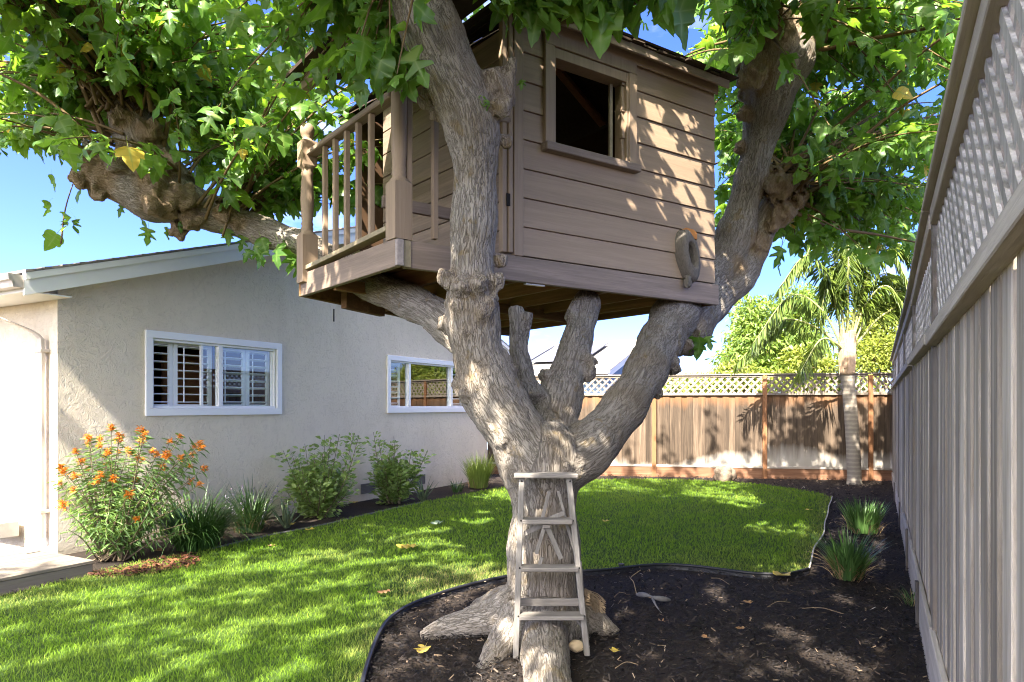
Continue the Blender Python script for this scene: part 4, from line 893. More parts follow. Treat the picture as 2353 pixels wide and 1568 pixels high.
def sample_tips():
    tips = []
    def reg(n, x0, x1, y0, y1, Y0, Y1, keep=None):
        k = 0
        while k < n:
            px, py, Y = random.uniform(x0, x1), random.uniform(y0, y1), random.uniform(Y0, Y1)
            if keep and not keep(px, py): continue
            tips.append((P(px, py, Y), 0)); k += 1
    def left_ok(px, py):
        if px < 160: return py < 330
        if px < 440: return py < 250
        if px < 720: return py < 300+(px-440)*0.35
        return py < 190
    reg(190, -160, 900, -260, 330, 4.6, 8.6, left_ok)
    reg(70, 420, 720, 180, 470, 6.7, 8.8, lambda x, y: y < 330+(x-420)*0.5)
    reg(24, 700, 1010, 150, 480, 6.6, 8.0)
    reg(30, -150, 170, 150, 340, 5.5, 7.5)
    reg(14, 800, 960, 80, 190, 3.7, 4.25)
    reg(30, 640, 900, -150, 120, 4.0, 5.0)
    reg(40, 1090, 1660, -190, -25, 3.5, 4.4, lambda x, y: x > 1140 or y < -60)
    reg(45, 1090, 1720, -160, 200, 7.6, 9.4)
    reg(10, 1640, 1760, 0, 120, 5.3, 6.0)
    reg(60, 1630, 1790, 60, 540, 8.0, 10.0)
    reg(24, 1640, 1950, -60, 160, 7.0, 9.5)
    reg(105, 1860, 2300, -200, 330, 4.8, 8.5)
    reg(125, 1650, 2160, 0, 480, 7.4, 10.0)
    reg(70, 1770, 2150, 420, 590, 7.0, 9.8, lambda x, y: y < 600)
    def box(n, x0, x1, y0, y1, z0, z1, keep=None):  # unseen crown leaves overhead, added to cast shade and dapples on the garden
        k = 0
        while k < n:
            p = Vector((random.uniform(x0, x1), random.uniform(y0, y1), random.uniform(z0, z1)))
            if p.z < EYE+0.62*p.y+0.15: continue
            if keep and not keep(p): continue
            tips.append((p, 1)); k += 1
    box(165, -1.3, 4.0, -1.2, 4.8, 4.6, 6.4)
    box(70, -3.6, -1.3, -1.6, 4.8, 4.6, 6.8)
    box(62, -7.2, -3.4, -1.5, 4.8, 4.8, 7.0)
    box(60, -0.8, 3.6, -1.9, 1.2, 4.6, 6.0)
    box(50, -2.2, 1.6, -2.4, 0.9, 4.4, 6.2)
    box(35, -6.2, -3.0, -1.6, 1.6, 4.5, 6.0)
    box(26, -3.0, 4.6, 4.5, 8.0, 5.2, 7.5)
    box(60, 0.1, 2.3, 3.4, 5.7, 4.8, 5.7)
    box(45, -5.4, -3.2, 2.8, 5.4, 4.4, 6.0)
    box(70, -0.9, 2.1, 2.4, 4.8, 4.7, 6.2)
    box(110, -1.2, 3.4, -2.0, 1.4, 4.4, 6.4)
    box(45, -2.2, 0.4, 1.0, 3.6, 4.3, 6.0)
    return tips
def make_leaves():
    pos = []; dirs = []; size = []; twigs = []; over = []
    trunk_top = Vector((0.2, 5.0, 5.0))
    for tip, kind in sample_tips():
        hd = min(HEADS, key=lambda h: (h-tip).length); L = (tip-hd).length
        if L > 3.2: st = tip+((trunk_top-tip).normalized()+Vector((0, 0, -0.25)))*random.uniform(1.0, 1.6)
        else: st = hd+Vector((random.gauss(0, .11), random.gauss(0, .11), random.gauss(0.03, .09)))
        L = (tip-st).length
        mid = st.lerp(tip, 0.5)+Vector((random.uniform(-.1, .1), random.uniform(-.1, .1), 0.16*L))
        n = max(5, int(L/0.072)); pts = []
        for i in range(n+1):
            t = i/n; pts.append(st*(1-t)**2+mid*2*t*(1-t)+tip*t*t)
        r0 = 0.006+0.006*L
        twigs.append(tube_np(np.array([tuple(p) for p in pts[::2]+([pts[-1]] if (n % 2) else [])]), np.linspace(r0, 0.003, len(pts[::2])+(1 if n % 2 else 0)), 5, False))
        run = 0.0; start = max(0.35, L-1.35); last = st; acc = 0.0; ph = random.random()*6.28
        for i in range(1, n+1):
            acc += (pts[i]-pts[i-1]).length
            if acc < start: continue
            if random.random() < 0.12: continue
            t = (pts[i]-pts[i-1]).normalized(); ph += 2.4+random.uniform(-.4, .4)
            sidev = t.orthogonal().normalized(); sidev.rotate(Matrix.Rotation(ph, 3, t))
            dr = (t*0.35+sidev*0.75+Vector((0, 0, -0.75))+Vector((random.gauss(0, .25), random.gauss(0, .25), random.gauss(0, .2)))).normalized()
            s = random.choice((random.uniform(0.085, 0.16), random.uniform(0.14, 0.25), random.uniform(0.14, 0.25)))
            pos.append(pts[i]+dr*s*0.3); dirs.append(dr); size.append(s); over.append(kind)
    # a few hanging sprays and single leaves placed where the photo shows them apart
    for (px, py, Y, s) in ((118,420,6.1,.15),(112,480,6.1,.14),(150,510,6.0,.17),(175,520,6.1,.14),(130,560,6.0,.19),(180,455,6.1,.13),(282,485,6.3,.14),(320,510,6.4,.2),(350,490,6.5,.16),(385,540,6.3,.13),(415,520,6.2,.12),(340,545,6.3,.18),
            (520,545,6.3,.16),(560,560,6.3,.15),(590,585,6.2,.2),(610,600,6.1,.2),(640,590,6.0,.24),(665,600,6.0,.22),(600,565,6.2,.16),(680,610,6.05,.2),(650,575,6.1,.2),(575,590,6.2,.14),(1605,800,6.0,.2),(1590,790,6.1,.15),(1625,790,6.0,.14),
            (1210,20,4.0,.22),(1300,10,3.9,.24),(1345,60,3.85,.24),(1390,70,3.8,.27),(1430,40,3.8,.22),(1480,30,3.9,.2),(1260,50,3.95,.2),(1170,40,4.0,.18),(1235,10,4.0,.2),(870,160,4.0,.2),(920,190,4.0,.22),(890,215,4.05,.2),(940,220,4.05,.2),(960,150,4.0,.18),(860,100,4.1,.24),(1105,235,4.0,.07),(1120,240,4.0,.06),(1200,195,4.2,.07))+tuple((random.uniform(1120, 1560), random.uniform(-30, 62)-0.04*abs(i-30), random.uniform(3.7, 4.3), random.uniform(.13, .24)) for i in range(60)):
        p = P(px, py, Y); pos.append(p+Vector((0, 0, s*0.45))); dirs.append(Vector((random.gauss(0, .3), random.gauss(-0.1, .25), -1)).normalized()); size.append(s); over.append(0)
    n = len(pos); pos = np.array([tuple(p) for p in pos]); D = np.array([tuple(q) for q in dirs]); size = np.array(size); over = np.array(over)
    up = np.array([0, 0, 1.0])+RNG.normal(0, 0.55, (n, 3)); up[:, 1] -= 0.35
    Xv = np.cross(D, up); Xv /= np.linalg.norm(Xv, axis=1)[:, None]; Zv = np.cross(Xv, D)
    kindv = RNG.integers(0, 3, n); rn = RNG.random(n)
    # the 300 leaves that show largest become parts of their own
    q = pos.copy(); px = CX+q[:, 0]/np.maximum(q[:, 1], .1)*FOC; py = HY-(q[:, 2]-EYE)/np.maximum(q[:, 1], .1)*FOC
    inf = (px > 10) & (px < 2340) & (py > 10) & (py < 1500) & (q[:, 1] > 1) & (over == 0)
    app = np.where(inf, size/np.maximum(q[:, 1], .5), 0)*np.where(q[:, 1] < 5.6, 1.0, 0.8); big = np.argsort(-app)[:300]; single = np.zeros(n, bool); single[big] = True
    Vs, Fs, A, Bv = [], [], [], []; off = 0
    for k in range(3):
        V, F, ve = LV[k]; ii = np.where((kindv == k) & ~single)[0]; m = len(ii)
        flex = RNG.uniform(0.2, 2.6, (m, 1))
        W = pos[ii][:, None, :]+size[ii][:, None, None]*(V[None, :, 0:1]*Xv[ii][:, None, :]*RNG.uniform(0.85, 1.1, (m, 1, 1))+V[None, :, 1:2]*D[ii][:, None, :]+(V[None, :, 2]*flex)[:, :, None]*Zv[ii][:, None, :])
        Vs.append(W.reshape(-1, 3)); Fs.append((F[None]+(np.arange(m)*len(V))[:, None, None]).reshape(-1, 3)+off); off += m*len(V)
        A.append(np.repeat(rn[ii], len(V))); Bv.append(np.tile(ve, m))
    print('leaves', n)
    cr_ = put('crown', np_mesh(np.vstack(Vs), np.vstack(Fs), {'rnd': np.concatenate(A), 'vein': np.concatenate(Bv)}), M['leaf'], tree); cr_['kind'] = 'stuff'
    meshes = [np_mesh(V, F, {'vein': ve, 'rnd': np.zeros(len(V))}) for V, F, ve in LV]
    for me in meshes: me.materials.append(M['leaf'])
    for i in big:
        o = bpy.data.objects.new('leaf', meshes[kindv[i]]); COL.objects.link(o); o.parent = tree
        R3 = Matrix([Vector(Xv[i]), Vector(D[i]), Vector(Zv[i])]).transposed()
        o.matrix_local = Matrix.Translation(Vector(pos[i])-TREE0) @ R3.to_4x4() @ Matrix.Scale(size[i], 4)
    V, F = cat_np(twigs); t = put('twigs', np_mesh(V, F, smooth=True), M['twig'], tree); t['kind'] = 'stuff'
    # bigger straight shoots that show among the leaves
    for k, pts in enumerate(([(255,330,6.2),(180,170,6.2),(95,20,6.1),(60,-80,6.1)], [(250,350,6.15),(210,250,6.1),(150,110,6.0),(110,0,6.0),(85,-100,6.0)], [(245,360,6.1),(160,270,6.0),(80,210,5.9),(-40,150,5.8)], [(265,260,6.2),(245,120,6.2),(235,-60,6.2)], [(300,260,6.2),(320,100,6.2),(330,-80,6.2)],
              [(370,360,6.3),(400,200,6.2),(405,60,6.2),(410,-60,6.2)], [(1760,430,6.9),(1850,350,6.7),(1990,235,6.4),(2120,120,6.0),(2280,10,5.6)], [(1810,440,6.9),(1950,340,6.8),(2080,240,6.6),(2240,150,6.2)], [(1800,460,6.9),(1900,420,7.0),(2000,350,7.2),(2150,260,7.4)], [(1780,420,6.9),(1830,350,6.8),(1880,250,6.7)],
              [(1860,120,6.2),(2000,90,5.8),(2150,60,5.4),(2300,10,5.0)], [(1180,30,4.2),(1300,50,4.1),(1450,10,4.0),(1560,-30,3.9)], [(1790,470,6.9),(1900,520,7.2),(2020,540,7.5),(2120,560,7.8)], [(700,470,7.0),(640,490,6.9),(600,510,6.8)], [(140,560,6.0),(150,480,6.05),(175,400,6.1)], [(860,60,4.2),(900,150,4.15),(975,230,4.15)])):
        C = catmull([tuple(P(*p)) for p in pts], 0.08); o = put('branch', tube_me(C, np.linspace(0.024 if k < 13 else 0.008, 0.008 if k < 13 else 0.004, len(C)), 8), M['twig'], tree)
make_leaves()
for (x, y, z) in ((-2.6, 1.2, 5.6), (-4.6, 0.6, 5.9), (-0.6, 0.2, 5.6), (1.2, -0.4, 5.5), (2.6, 0.8, 5.5), (0.9, 3.2, 5.6), (-1.2, 2.0, 6.2), (3.0, 2.6, 6.2)):
    a = P(925, -160, 3.8); b = Vector((x, y, z)); C = catmull([tuple(a), tuple(a.lerp(b, 0.4)+Vector((0, 0, 0.45))), tuple(b)], 0.12); put('branch', tube_me(C, np.linspace(0.055, 0.012, len(C)), 8), M['twig'], tree)
# ================================================================== ladder
M['grey'] = wood('weathered_ladder', (0.135, 0.122, 0.108), (0.26, 0.24, 0.215), 'z', 0, 0.9, 70, 0.4, 0.5, None, 0.12)
M['greyx'] = wood('weathered_tread', (0.145, 0.128, 0.112), (0.26, 0.236, 0.21), 'x', 0, 0.9, 70, 0.4, 0.5, None, 0.12)
lad = empty('step_ladder', G(1268, 1508), 'weathered grey wooden step ladder leaning on the trunk below the tree house', 'ladder')
YB, YT = 4.05, 4.17
def LP(px, py):   # point in the ladder's leaning plane
    f = (1510-py)/420.0; Y = YB+(YT-YB)*max(0, min(1, f)); return P(px, py, Y)
put('rail', bar_me(LP(1185, 1512), LP(1199, 1099), 0.034, 0.058, (0, 1, 0), 0.004), M['grey'], lad)
put('rail', bar_me(LP(1349, 1506), LP(1307, 1099), 0.034, 0.058, (0, 1, 0), 0.004), M['grey'], lad)
q = LP(1181, 1092); put('top_cap', box_me(q+Vector((0, -0.06, -0.015)), Vector((0.388, 0, 0)), Vector((0, 0.13, 0)), (0, 0, 0.028), 0.006), M['greyx'], lad)
for (x0, x1, py) in ((1200, 1314, 1195), (1196, 1327, 1303), (1193, 1341, 1413)):
    a, b = LP(x0, py), LP(x1, py); put('step', box_me(a+Vector((0.001, -0.07, -0.014)), Vector((b.x-a.x, 0, b.z-a.z)), Vector((0, 0.10, 0)), (0, 0, 0.024), 0.005, 0.003), M['greyx'], lad)
a, b = LP(1196, 1398), LP(1336, 1396); put('rear_cross_piece', box_me(a+Vector((0, 0.08, -0.012)), Vector((b.x-a.x, 0, 0)), Vector((0, 0.02, 0)), (0, 0, 0.045), 0.003), M['greyx'], lad)
for (p, q_, wd, dy) in (((1263,1130), (1246,1196), .020, .035), ((1284,1130), (1302,1200), .018, .035), ((1300,1196), (1324,1276), .018, .04), ((1251,1208), (1232,1270), .024, -.03), ((1256,1206), (1289,1282), .030, -.035), ((1206,1228), (1252,1204), .030, .02), ((1262,1194), (1298,1180), .028, .02), ((1246,1282), (1240,1300), .02, .02)):
    a, b = LP(*p)+Vector((0, dy, 0)), LP(*q_)+Vector((0, dy, 0)); put('broken_slat', bar_me(a, b, wd, 0.014, (0, 1, 0), 0.002, 0.002), M['grey'], lad)
put('hinge_block', bar_me(LP(1246, 1207)+Vector((0, -.05, 0)), LP(1264, 1207)+Vector((0, -.05, 0)), 0.02, 0.02, (0, 1, 0)), M['greyx'], lad)
put('brace', bar_me(LP(1338, 1445)+Vector((0, .05, 0)), LP(1318, 1420)+Vector((0, .05, 0)), 0.012, 0.01, (0, 1, 0), 0), M['grey'], lad)
put('rear_leg', bar_me(P(1344, 1480, 4.25), P(1332, 1290, 4.27), 0.026, 0.03, (0, 1, 0)), M['grey'], lad)
for (px, py) in ((1197,1195),(1316,1195),(1194,1303),(1330,1303),(1191,1413),(1342,1413),(1199,1105),(1309,1105)):
    q = LP(px, py); put('bolt', blob_me(q+Vector((0, -0.031, 0)), (0.006, 0.004, 0.006), 1, 0.0), M['dark'], lad)
# ================================================================== small plants
def blades(n, base, spread, Lm, LM, wd, lean=(0.15, 1.1), droop=0.9, seg=6, seed=1, squash=1.0):
    g_ = np.random.default_rng(seed); base = np.array(base); a = g_.uniform(0, 2*math.pi, n); r = spread*np.sqrt(g_.random(n))
    p0 = base+np.stack([np.cos(a)*r, np.sin(a)*r*squash, np.zeros(n)], 1); L = g_.uniform(Lm, LM, n); ln = g_.uniform(lean[0], lean[1], n)
    az = a+g_.normal(0, 0.5, n); dr = droop*g_.uniform(0.3, 1.3, n); sd = np.stack([-np.sin(az), np.cos(az), np.zeros(n)], 1); out = np.stack([np.cos(az), np.sin(az), np.zeros(n)], 1)
    V = []; 
    t = np.linspace(0, 1, seg+1); ang = ln[:, None]*0.35+ (ln[:, None]*0.65+dr[:, None]*0.9)*t[None, :]
    ds = L[:, None]/seg; hx = np.concatenate([np.zeros((n, 1)), np.cumsum(np.sin(ang[:, :-1])*ds, 1)], 1); hz = np.concatenate([np.zeros((n, 1)), np.cumsum(np.cos(ang[:, :-1])*ds, 1)], 1)
    ctr = p0[:, None]+out[:, None]*hx[:, :, None]+np.array([0, 0, 1.0])*hz[:, :, None]; ctr[:, :, 2] = np.maximum(ctr[:, :, 2], 0.01)
    w_ = wd*g_.uniform(0.7, 1.3, n)[:, None]*np.array([0.7, 1, 1, 0.95, 0.75, 0.45, 0.05])[None, :seg+1]
    A, B = ctr-sd[:, None]*w_[:, :, None]/2, ctr+sd[:, None]*w_[:, :, None]/2
    V = np.stack([A, B], 2).reshape(-1, 3); i = (np.arange(n)*(seg+1)*2)[:, None, None]; k = (np.arange(seg)*2)[None, :, None]
    F = (i+k+np.array([0, 1, 3, 2])[None, None]).reshape(-1, 4); rn = np.repeat(g_.random(n), (seg+1)*2); return V, F, rn
M['liriope'] = leafmat('dark_strap_leaf', (0.020, 0.055, 0.012), (0.055, 0.115, 0.022), (0.10, 0.22, 0.03), 0.2, 0.4, spec=0.5)
M['strap'] = leafmat('strap_leaf', (0.035, 0.085, 0.018), (0.085, 0.155, 0.04), (0.15, 0.3, 0.05), 0.22, 0.4, spec=0.5)
M['lime'] = leafmat('lime_grass', (0.16, 0.23, 0.04), (0.30, 0.36, 0.09), (0.4, 0.5, 0.08), 0.35, 0.5)
M['straw'] = leafmat('dry_straw', (0.30, 0.20, 0.09), (0.42, 0.30, 0.15), (0.4, 0.28, 0.12), 0.15, 0.7)
M['lilac'] = leafmat('lilac_spike', (0.20, 0.17, 0.22), (0.33, 0.28, 0.36), (0.3, 0.25, 0.35), 0.2, 0.7)
def clump(name, at, n, spread, Lm, LM, wd, mat, label, cat='plant', lean=(0.15, 1.1), droop=0.9, seed=1, dry=0, spikes=0, group=None):
    r = empty(name, at, label, cat, group); V, F, rn = blades(n, at, spread, Lm, LM, wd, lean, droop, 6, seed); f = put('foliage', np_mesh(V, F, {'rnd': rn}, True), mat, r); f['kind'] = 'stuff'
    if dry:
        V, F, rn = blades(dry, at, spread*1.3, Lm*0.5, LM*0.8, wd*0.7, (0.9, 1.5), 0.9, 6, seed+50); f = put('dry_leaves', np_mesh(V, F, {'rnd': rn}, True), M['straw'], r); f['kind'] = 'stuff'
    for k in range(spikes):
        a = random.uniform(0, 6.28); b0 = Vector(at)+Vector((math.cos(a)*spread*0.7, math.sin(a)*spread*0.7, 0)); h = random.uniform(0.3, 0.55)
        tp = b0+Vector((math.cos(a)*0.2, math.sin(a)*0.2, h)); C = catmull([tuple(b0), tuple(b0.lerp(tp, 0.5)+Vector((0, 0, 0.08))), tuple(tp)], 0.04)
        sp_ = put('flower_spike', joined([tube_me(C, 0.003, 4)]+[blob_me(Vector(C[-1-j//2])+Vector((random.uniform(-.012, .012), random.uniform(-.012, .012), random.uniform(-.01, .02))), (0.008, 0.008, 0.009), 1, 0.2) for j in range(10)]), M['lilac'], r)
    return r
clump('lilyturf', G(452, 1262), 950, 0.20, 0.40, 0.80, 0.010, M['liriope'], 'wide dark green grassy clump beside the orange flowering shrub', seed=2, lean=(0.2, 1.3), droop=1.5)
clump('lilyturf', G(575, 1222), 420, 0.16, 0.40, 0.75, 0.009, M['liriope'], 'smaller dark grassy clump with faded lilac spikes near the round shrub', seed=3, spikes=16, dry=60, lean=(0.1, 1.2), droop=1.3)
clump('fountain_grass', G(1100, 1122), 420, 0.16, 0.4, 0.72, 0.012, M['lime'], 'yellow green tufted grass at the far end of the house wall', lean=(0.05, 0.75), droop=0.45, seed=4, dry=40)
clump('flax_lily', G(1950, 1332), 230, 0.11, 0.26, 0.50, 0.016, M['strap'], 'larger strappy green clump at the lawn corner beside the side fence', lean=(0.05, 0.95), droop=0.55, seed=5, dry=70)
clump('flax_lily', G(1984, 1226), 230, 0.15, 0.26, 0.46, 0.016, M['strap'], 'smaller strappy green clump farther back along the side fence', lean=(0.05, 0.8), droop=0.45, seed=6, dry=40)
clump('weed_tuft', G(1050, 1133), 60, 0.08, 0.15, 0.3, 0.010, M['liriope'], 'thin low tuft between the agave and the yellow green grass', seed=8)
clump('weed_tuft', G(2100, 1395), 50, 0.06, 0.1, 0.24, 0.006, M['strap'], 'thin wispy weed at the foot of the side fence', seed=9, dry=25)
M['aloe'] = plain('aloe_leaf', (0.14, 0.185, 0.095), 0.5, 0.4, var=0.35, scale=12)
def aloe(at, h, n, label, seed):
    rr = random.Random(seed); r = empty('aloe', at, label, 'plant', 'aloes by the house wall')
    for k in range(n):
        a = 2.4*k; out = Vector((math.cos(a), math.sin(a), 0)); l = h*rr.uniform(0.75, 1.15); tilt = 0.15+0.75*k/n
        C = []; 
        for i in range(7):
            t = i/6; C.append(tuple(Vector(at)+out*(0.02+l*math.sin(tilt)*t+0.05*t*t)+Vector((0, 0, l*math.cos(tilt)*t))))
        bm = bmesh.new(); rings = []; sd = Vector((-out.y, out.x, 0))
        for i, c in enumerate(C):
            w_ = 0.030*(1-(i/6)**1.6)+0.001; c = Vector(c); nn = Vector((out.x*-0.6, out.y*-0.6, 0.6))
            rings.append([bm.verts.new(c+sd*w_), bm.verts.new(c-nn*w_*0.55), bm.verts.new(c-sd*w_), bm.verts.new(c+nn*w_*0.1)])
        for A, B in zip(rings, rings[1:]):
            for i in range(4): bm.faces.new((A[i], A[(i+1) % 4], B[(i+1) % 4], B[i]))
        put('leaf', from_bm(bm, True), M['aloe'], r)
aloe(G(658, 1212), 0.36, 11, 'pale spiky aloe before the round shrub, nearer the camera', 1)
aloe(G(972, 1150), 0.36, 13, 'dark spiky aloe beside the second shrub, farther along the wall', 2)
# leafy shrubs
def ell_leaf(aspect=0.5):
    V = np.array([(0, 0, 0), (0.5*aspect*0.8, 0.25, 0.05), (0.5*aspect, 0.55, 0.06), (0, 1, -0.06), (-0.5*aspect, 0.55, 0.06), (-0.5*aspect*0.8, 0.25, 0.05), (0, 0.5, -0.02)], float)
    F = np.array([(0, 1, 6), (1, 2, 6), (2, 3, 6), (3, 4, 6), (4, 5, 6), (5, 0, 6)]); return V, F
def leaf_cloud(pos, dirs, size, aspect, rng, upn=None):
    V, F = ell_leaf(aspect); n = len(pos); D = np.asarray(dirs, float); D /= np.linalg.norm(D, axis=1)[:, None]; up = rng.normal(0, 0.6, (n, 3))+np.array([0, -0.3, 1.0])
    X = np.cross(D, up); X /= np.linalg.norm(X, axis=1)[:, None]+1e-9; Z = np.cross(X, D)
    W = np.asarray(pos)[:, None]+np.asarray(size)[:, None, None]*(V[None, :, 0:1]*X[:, None]+V[None, :, 1:2]*D[:, None]+V[None, :, 2:3]*Z[:, None])
    return W.reshape(-1, 3), (F[None]+(np.arange(n)*len(V))[:, None, None]).reshape(-1, 3), np.repeat(rng.random(n), len(V))
M['gloss'] = leafmat('glossy_shrub_leaf', (0.12, 0.205, 0.05), (0.31, 0.40, 0.13), (0.48, 0.64, 0.10), 0.35, 0.3, spec=0.6)
M['stem'] = plain('shrub_stem', (0.16, 0.12, 0.07), 0.8, var=0.3)
def shrub(at, h, wd, nst, label, seed, mat, leaf=(0.055, 0.10), name='leafy_shrub', cat='shrub', per=26, asp=0.5, tips=None, spread0=0.10):
    rng = np.random.default_rng(seed); rr = random.Random(seed); r = empty(name, at, label, cat); tubes = []; pos = []; dirs = []; size = []
    ends = tips or []
    for k in range(nst):
        a = 2.4*k+rr.uniform(-.4, .4); rad = wd/2*math.sqrt((k+0.5)/nst); hh = h*(1-0.45*(rad/(wd/2))**2)*rr.uniform(0.75, 1.05)
        ends.append(Vector(at)+Vector((math.cos(a)*rad, math.sin(a)*rad*0.8, hh)))
    for tp in ends:
        b0 = Vector(at)+Vector((rr.uniform(-1, 1)*spread0, rr.uniform(-1, 1)*spread0, 0)); md = b0.lerp(tp, 0.5); md.x = b0.x+(tp.x-b0.x)*0.62; md.y = b0.y+(tp.y-b0.y)*0.62; md.z -= 0.04
        C = catmull([tuple(b0), tuple(md), tuple(tp)], 0.05); tubes.append(tube_np(C, np.linspace(0.008, 0.003, len(C)), 5, False)); L = len(C)
        for j in range(per):
            i = int(L*(0.18+0.82*rr.random()))-1; c = Vector(C[max(i, 0)]); t = Vector(C[min(i+1, L-1)])-Vector(C[max(i-1, 0)]); t.normalize()
            sd = t.orthogonal(); sd.rotate(Matrix.Rotation(rr.random()*6.28, 3, t)); dd = (t*0.5+sd*0.8+Vector((0, 0, 0.15)))
            side_off = sd*rr.uniform(0, 0.09); pos.append(tuple(c+side_off)); dirs.append(tuple(dd)); size.append(rr.uniform(*leaf))
    V, F, rn = leaf_cloud(np.array(pos), np.array(dirs), np.array(size), asp, rng); f = put('foliage', np_mesh(V, F, {'rnd': rn}), mat, r); f['kind'] = 'stuff'
    V, F = cat_np(tubes); s_ = put('stems', np_mesh(V, F, smooth=True), M['stem'], r); s_['kind'] = 'stuff'
    return r
def tipsat(lst, Y): return [P(px, py, Y+random.uniform(-.15, .15)) for px, py in lst]
shrub(G(732, 1187), 0.92, 0.95, 26, 'broad glossy green shrub against the house between the two windows', 21, M['gloss'], tips=tipsat([(650,1035),(672,1048),(745,1000),(780,998),(815,995),(825,1000),(760,1010),(815,1105),(700,1020)], 9.35), per=95)
shrub(G(906, 1157), 0.9, 0.72, 20, 'narrower glossy green shrub below the far window', 22, M['gloss'], tips=tipsat([(858,993),(870,1010),(905,1003),(945,1033),(983,1035),(970,1045),(862,1035)], 10.7), per=95)
# orange lion's-tail shrub
M['otleaf'] = leafmat('narrow_leaf', (0.075, 0.15, 0.035), (0.15, 0.25, 0.06), (0.28, 0.42, 0.07), 0.3, 0.5)
M['orange'] = leafmat('orange_petal', (0.66, 0.21, 0.015), (0.80, 0.31, 0.03), (0.8, 0.32, 0.03), 0.25, 0.6)
FL = [(800,200,1),(632,270,.9),(635,318,.7),(718,280,.8),(715,330,.8),(850,290,1),(862,255,.8),(1015,220,1),(1020,300,1.1),(1052,245,.7),(1095,370,.8),(780,375,1),(920,360,.7),(545,370,.8),(585,445,1),(440,490,1.1),(465,520,1),(540,550,1),(432,600,.6),(395,567,.5),(450,760,1.3),(700,580,1),(645,615,.7),(815,572,1),(975,580,.9),(725,540,.8),(928,685,1.1),(1105,670,.9),(1200,400,1.1),(1300,415,.8),(1450,350,1),(1475,495,.9),(1175,485,.8),(1375,590,.8),(1440,610,.7),(715,865,.8),(985,860,.7),(770,465,.7),(630,500,.5),(855,375,.6),(1025,430,.6)]
def lions_tail():
    at = G(262, 1284); r = empty('flowering_shrub', at, 'tall shrub with whorls of orange flowers beside the deck', 'shrub'); rr = random.Random(5); rng = np.random.default_rng(5)
    tubes = []; pos = []; dirs = []; size = []
    ends = [(P(fx*0.3188, 919.1+fy*0.3188, 6.72+rr.uniform(-.35, .3)), s) for fx, fy, s in FL]
    ends += [(P(rr.uniform(150, 460), rr.uniform(1000, 1130), 6.72+rr.uniform(-.3, .35)), rr.uniform(.5, .8)) for _ in range(16)]
    extra = [(P(rr.uniform(140, 440), rr.uniform(1080, 1230), 6.7+rr.uniform(-.4, .3)), 0) for _ in range(52)]
    for tp, s in ends+extra:
        b0 = Vector(at)+Vector((rr.uniform(-.16, .16), rr.uniform(-.12, .12), 0)); md = b0.lerp(tp, 0.5)+Vector((0, 0, 0.05)); C = catmull([tuple(b0), tuple(md), tuple(tp)], 0.04); L = len(C)
        tubes.append(tube_np(C, np.linspace(0.008, 0.0028, L), 5, False))
        for i in range(max(2, L//5), L):
            t = Vector(C[i])-Vector(C[i-1]); t.normalize(); sd = t.orthogonal(); sd.rotate(Matrix.Rotation(i*1.57+rr.random(), 3, t))
            for sg in (1, -1):
                if rr.random() < 0.08: continue
                pos.append(C[i]); dirs.append(tuple(sd*sg*0.9+t*0.35+Vector((0, 0, -0.25)))); size.append(rr.uniform(0.06, 0.13))
        if s:
            f = 0.86*s; pv = []; n = 60
            pp = np.tile(np.array(tuple(tp)), (n, 1))+rng.normal(0, 0.008, (n, 3)); a = rng.uniform(0, 6.28, n); el = rng.uniform(-0.5, 0.75, n)
            pp[:, 2] += rng.uniform(-0.03, 0.03, n)*f
            V, F, rn = leaf_cloud(pp, np.stack([np.cos(a)*np.cos(el), np.sin(a)*np.cos(el), np.sin(el)], 1), rng.uniform(0.035, 0.062, n)*f, 0.26, rng)
            put('flower', np_mesh(V, F, {'rnd': rn}), M['orange'], r)
    V, F, rn = leaf_cloud(np.array(pos), np.array(dirs), np.array(size), 0.17, rng); q = put('foliage', np_mesh(V, F, {'rnd': rn}), M['otleaf'], r); q['kind'] = 'stuff'
    V, F = cat_np(tubes); q = put('stems', np_mesh(V, F, smooth=True), M['stem'], r); q['kind'] = 'stuff'
lions_tail()
M['twigdry'] = plain('dry_twig', (0.20, 0.145, 0.09), 0.8, var=0.3, scale=30)
# ================================================================== rock, gourd, litter
s = N('boulder', 0.9, 0.2); v = s.vec('World'); f = s.noise(v, 9, 6, 0.65); s.col(s.mix(f, (0.09, 0.065, 0.045), (0.26, 0.20, 0.15))); s.bump(f, 0.8, 0.05); M['rock'] = s.m
q = G(1665, 1106); tag(put('boulder', blob_me(q+Vector((0, 0, 0.10)), (0.19, 0.15, 0.21), 4, 0.45, 1.6, 3, -0.12), M['rock']), 'tan boulder standing in front of the back fence', 'rock')
M['gourd'] = plain('pale_stone', (0.52, 0.40, 0.24), 0.6, 0.3, var=0.15, scale=30)
q = G(1325, 1498); tag(put('pale_stone', blob_me(q+Vector((0, 0, 0.034)), (0.050, 0.042, 0.036), 3, 0.12, 1.5, 2), M['gourd']), 'smooth pale egg shaped stone beside the ladder foot', 'stone')
M['sprink'] = plain('black_sprinkler', (0.03, 0.03, 0.032), 0.5)
q = G(1428, 1308); tag(put('sprinkler_head', lathe_me([(0.022, -0.02), (0.022, 0.035), (0.028, 0.036), (0.028, 0.048), (0.012, 0.05)], 14, q), M['sprink']), 'black pop-up sprinkler head at the lawn edging right of the trunk', 'sprinkler')
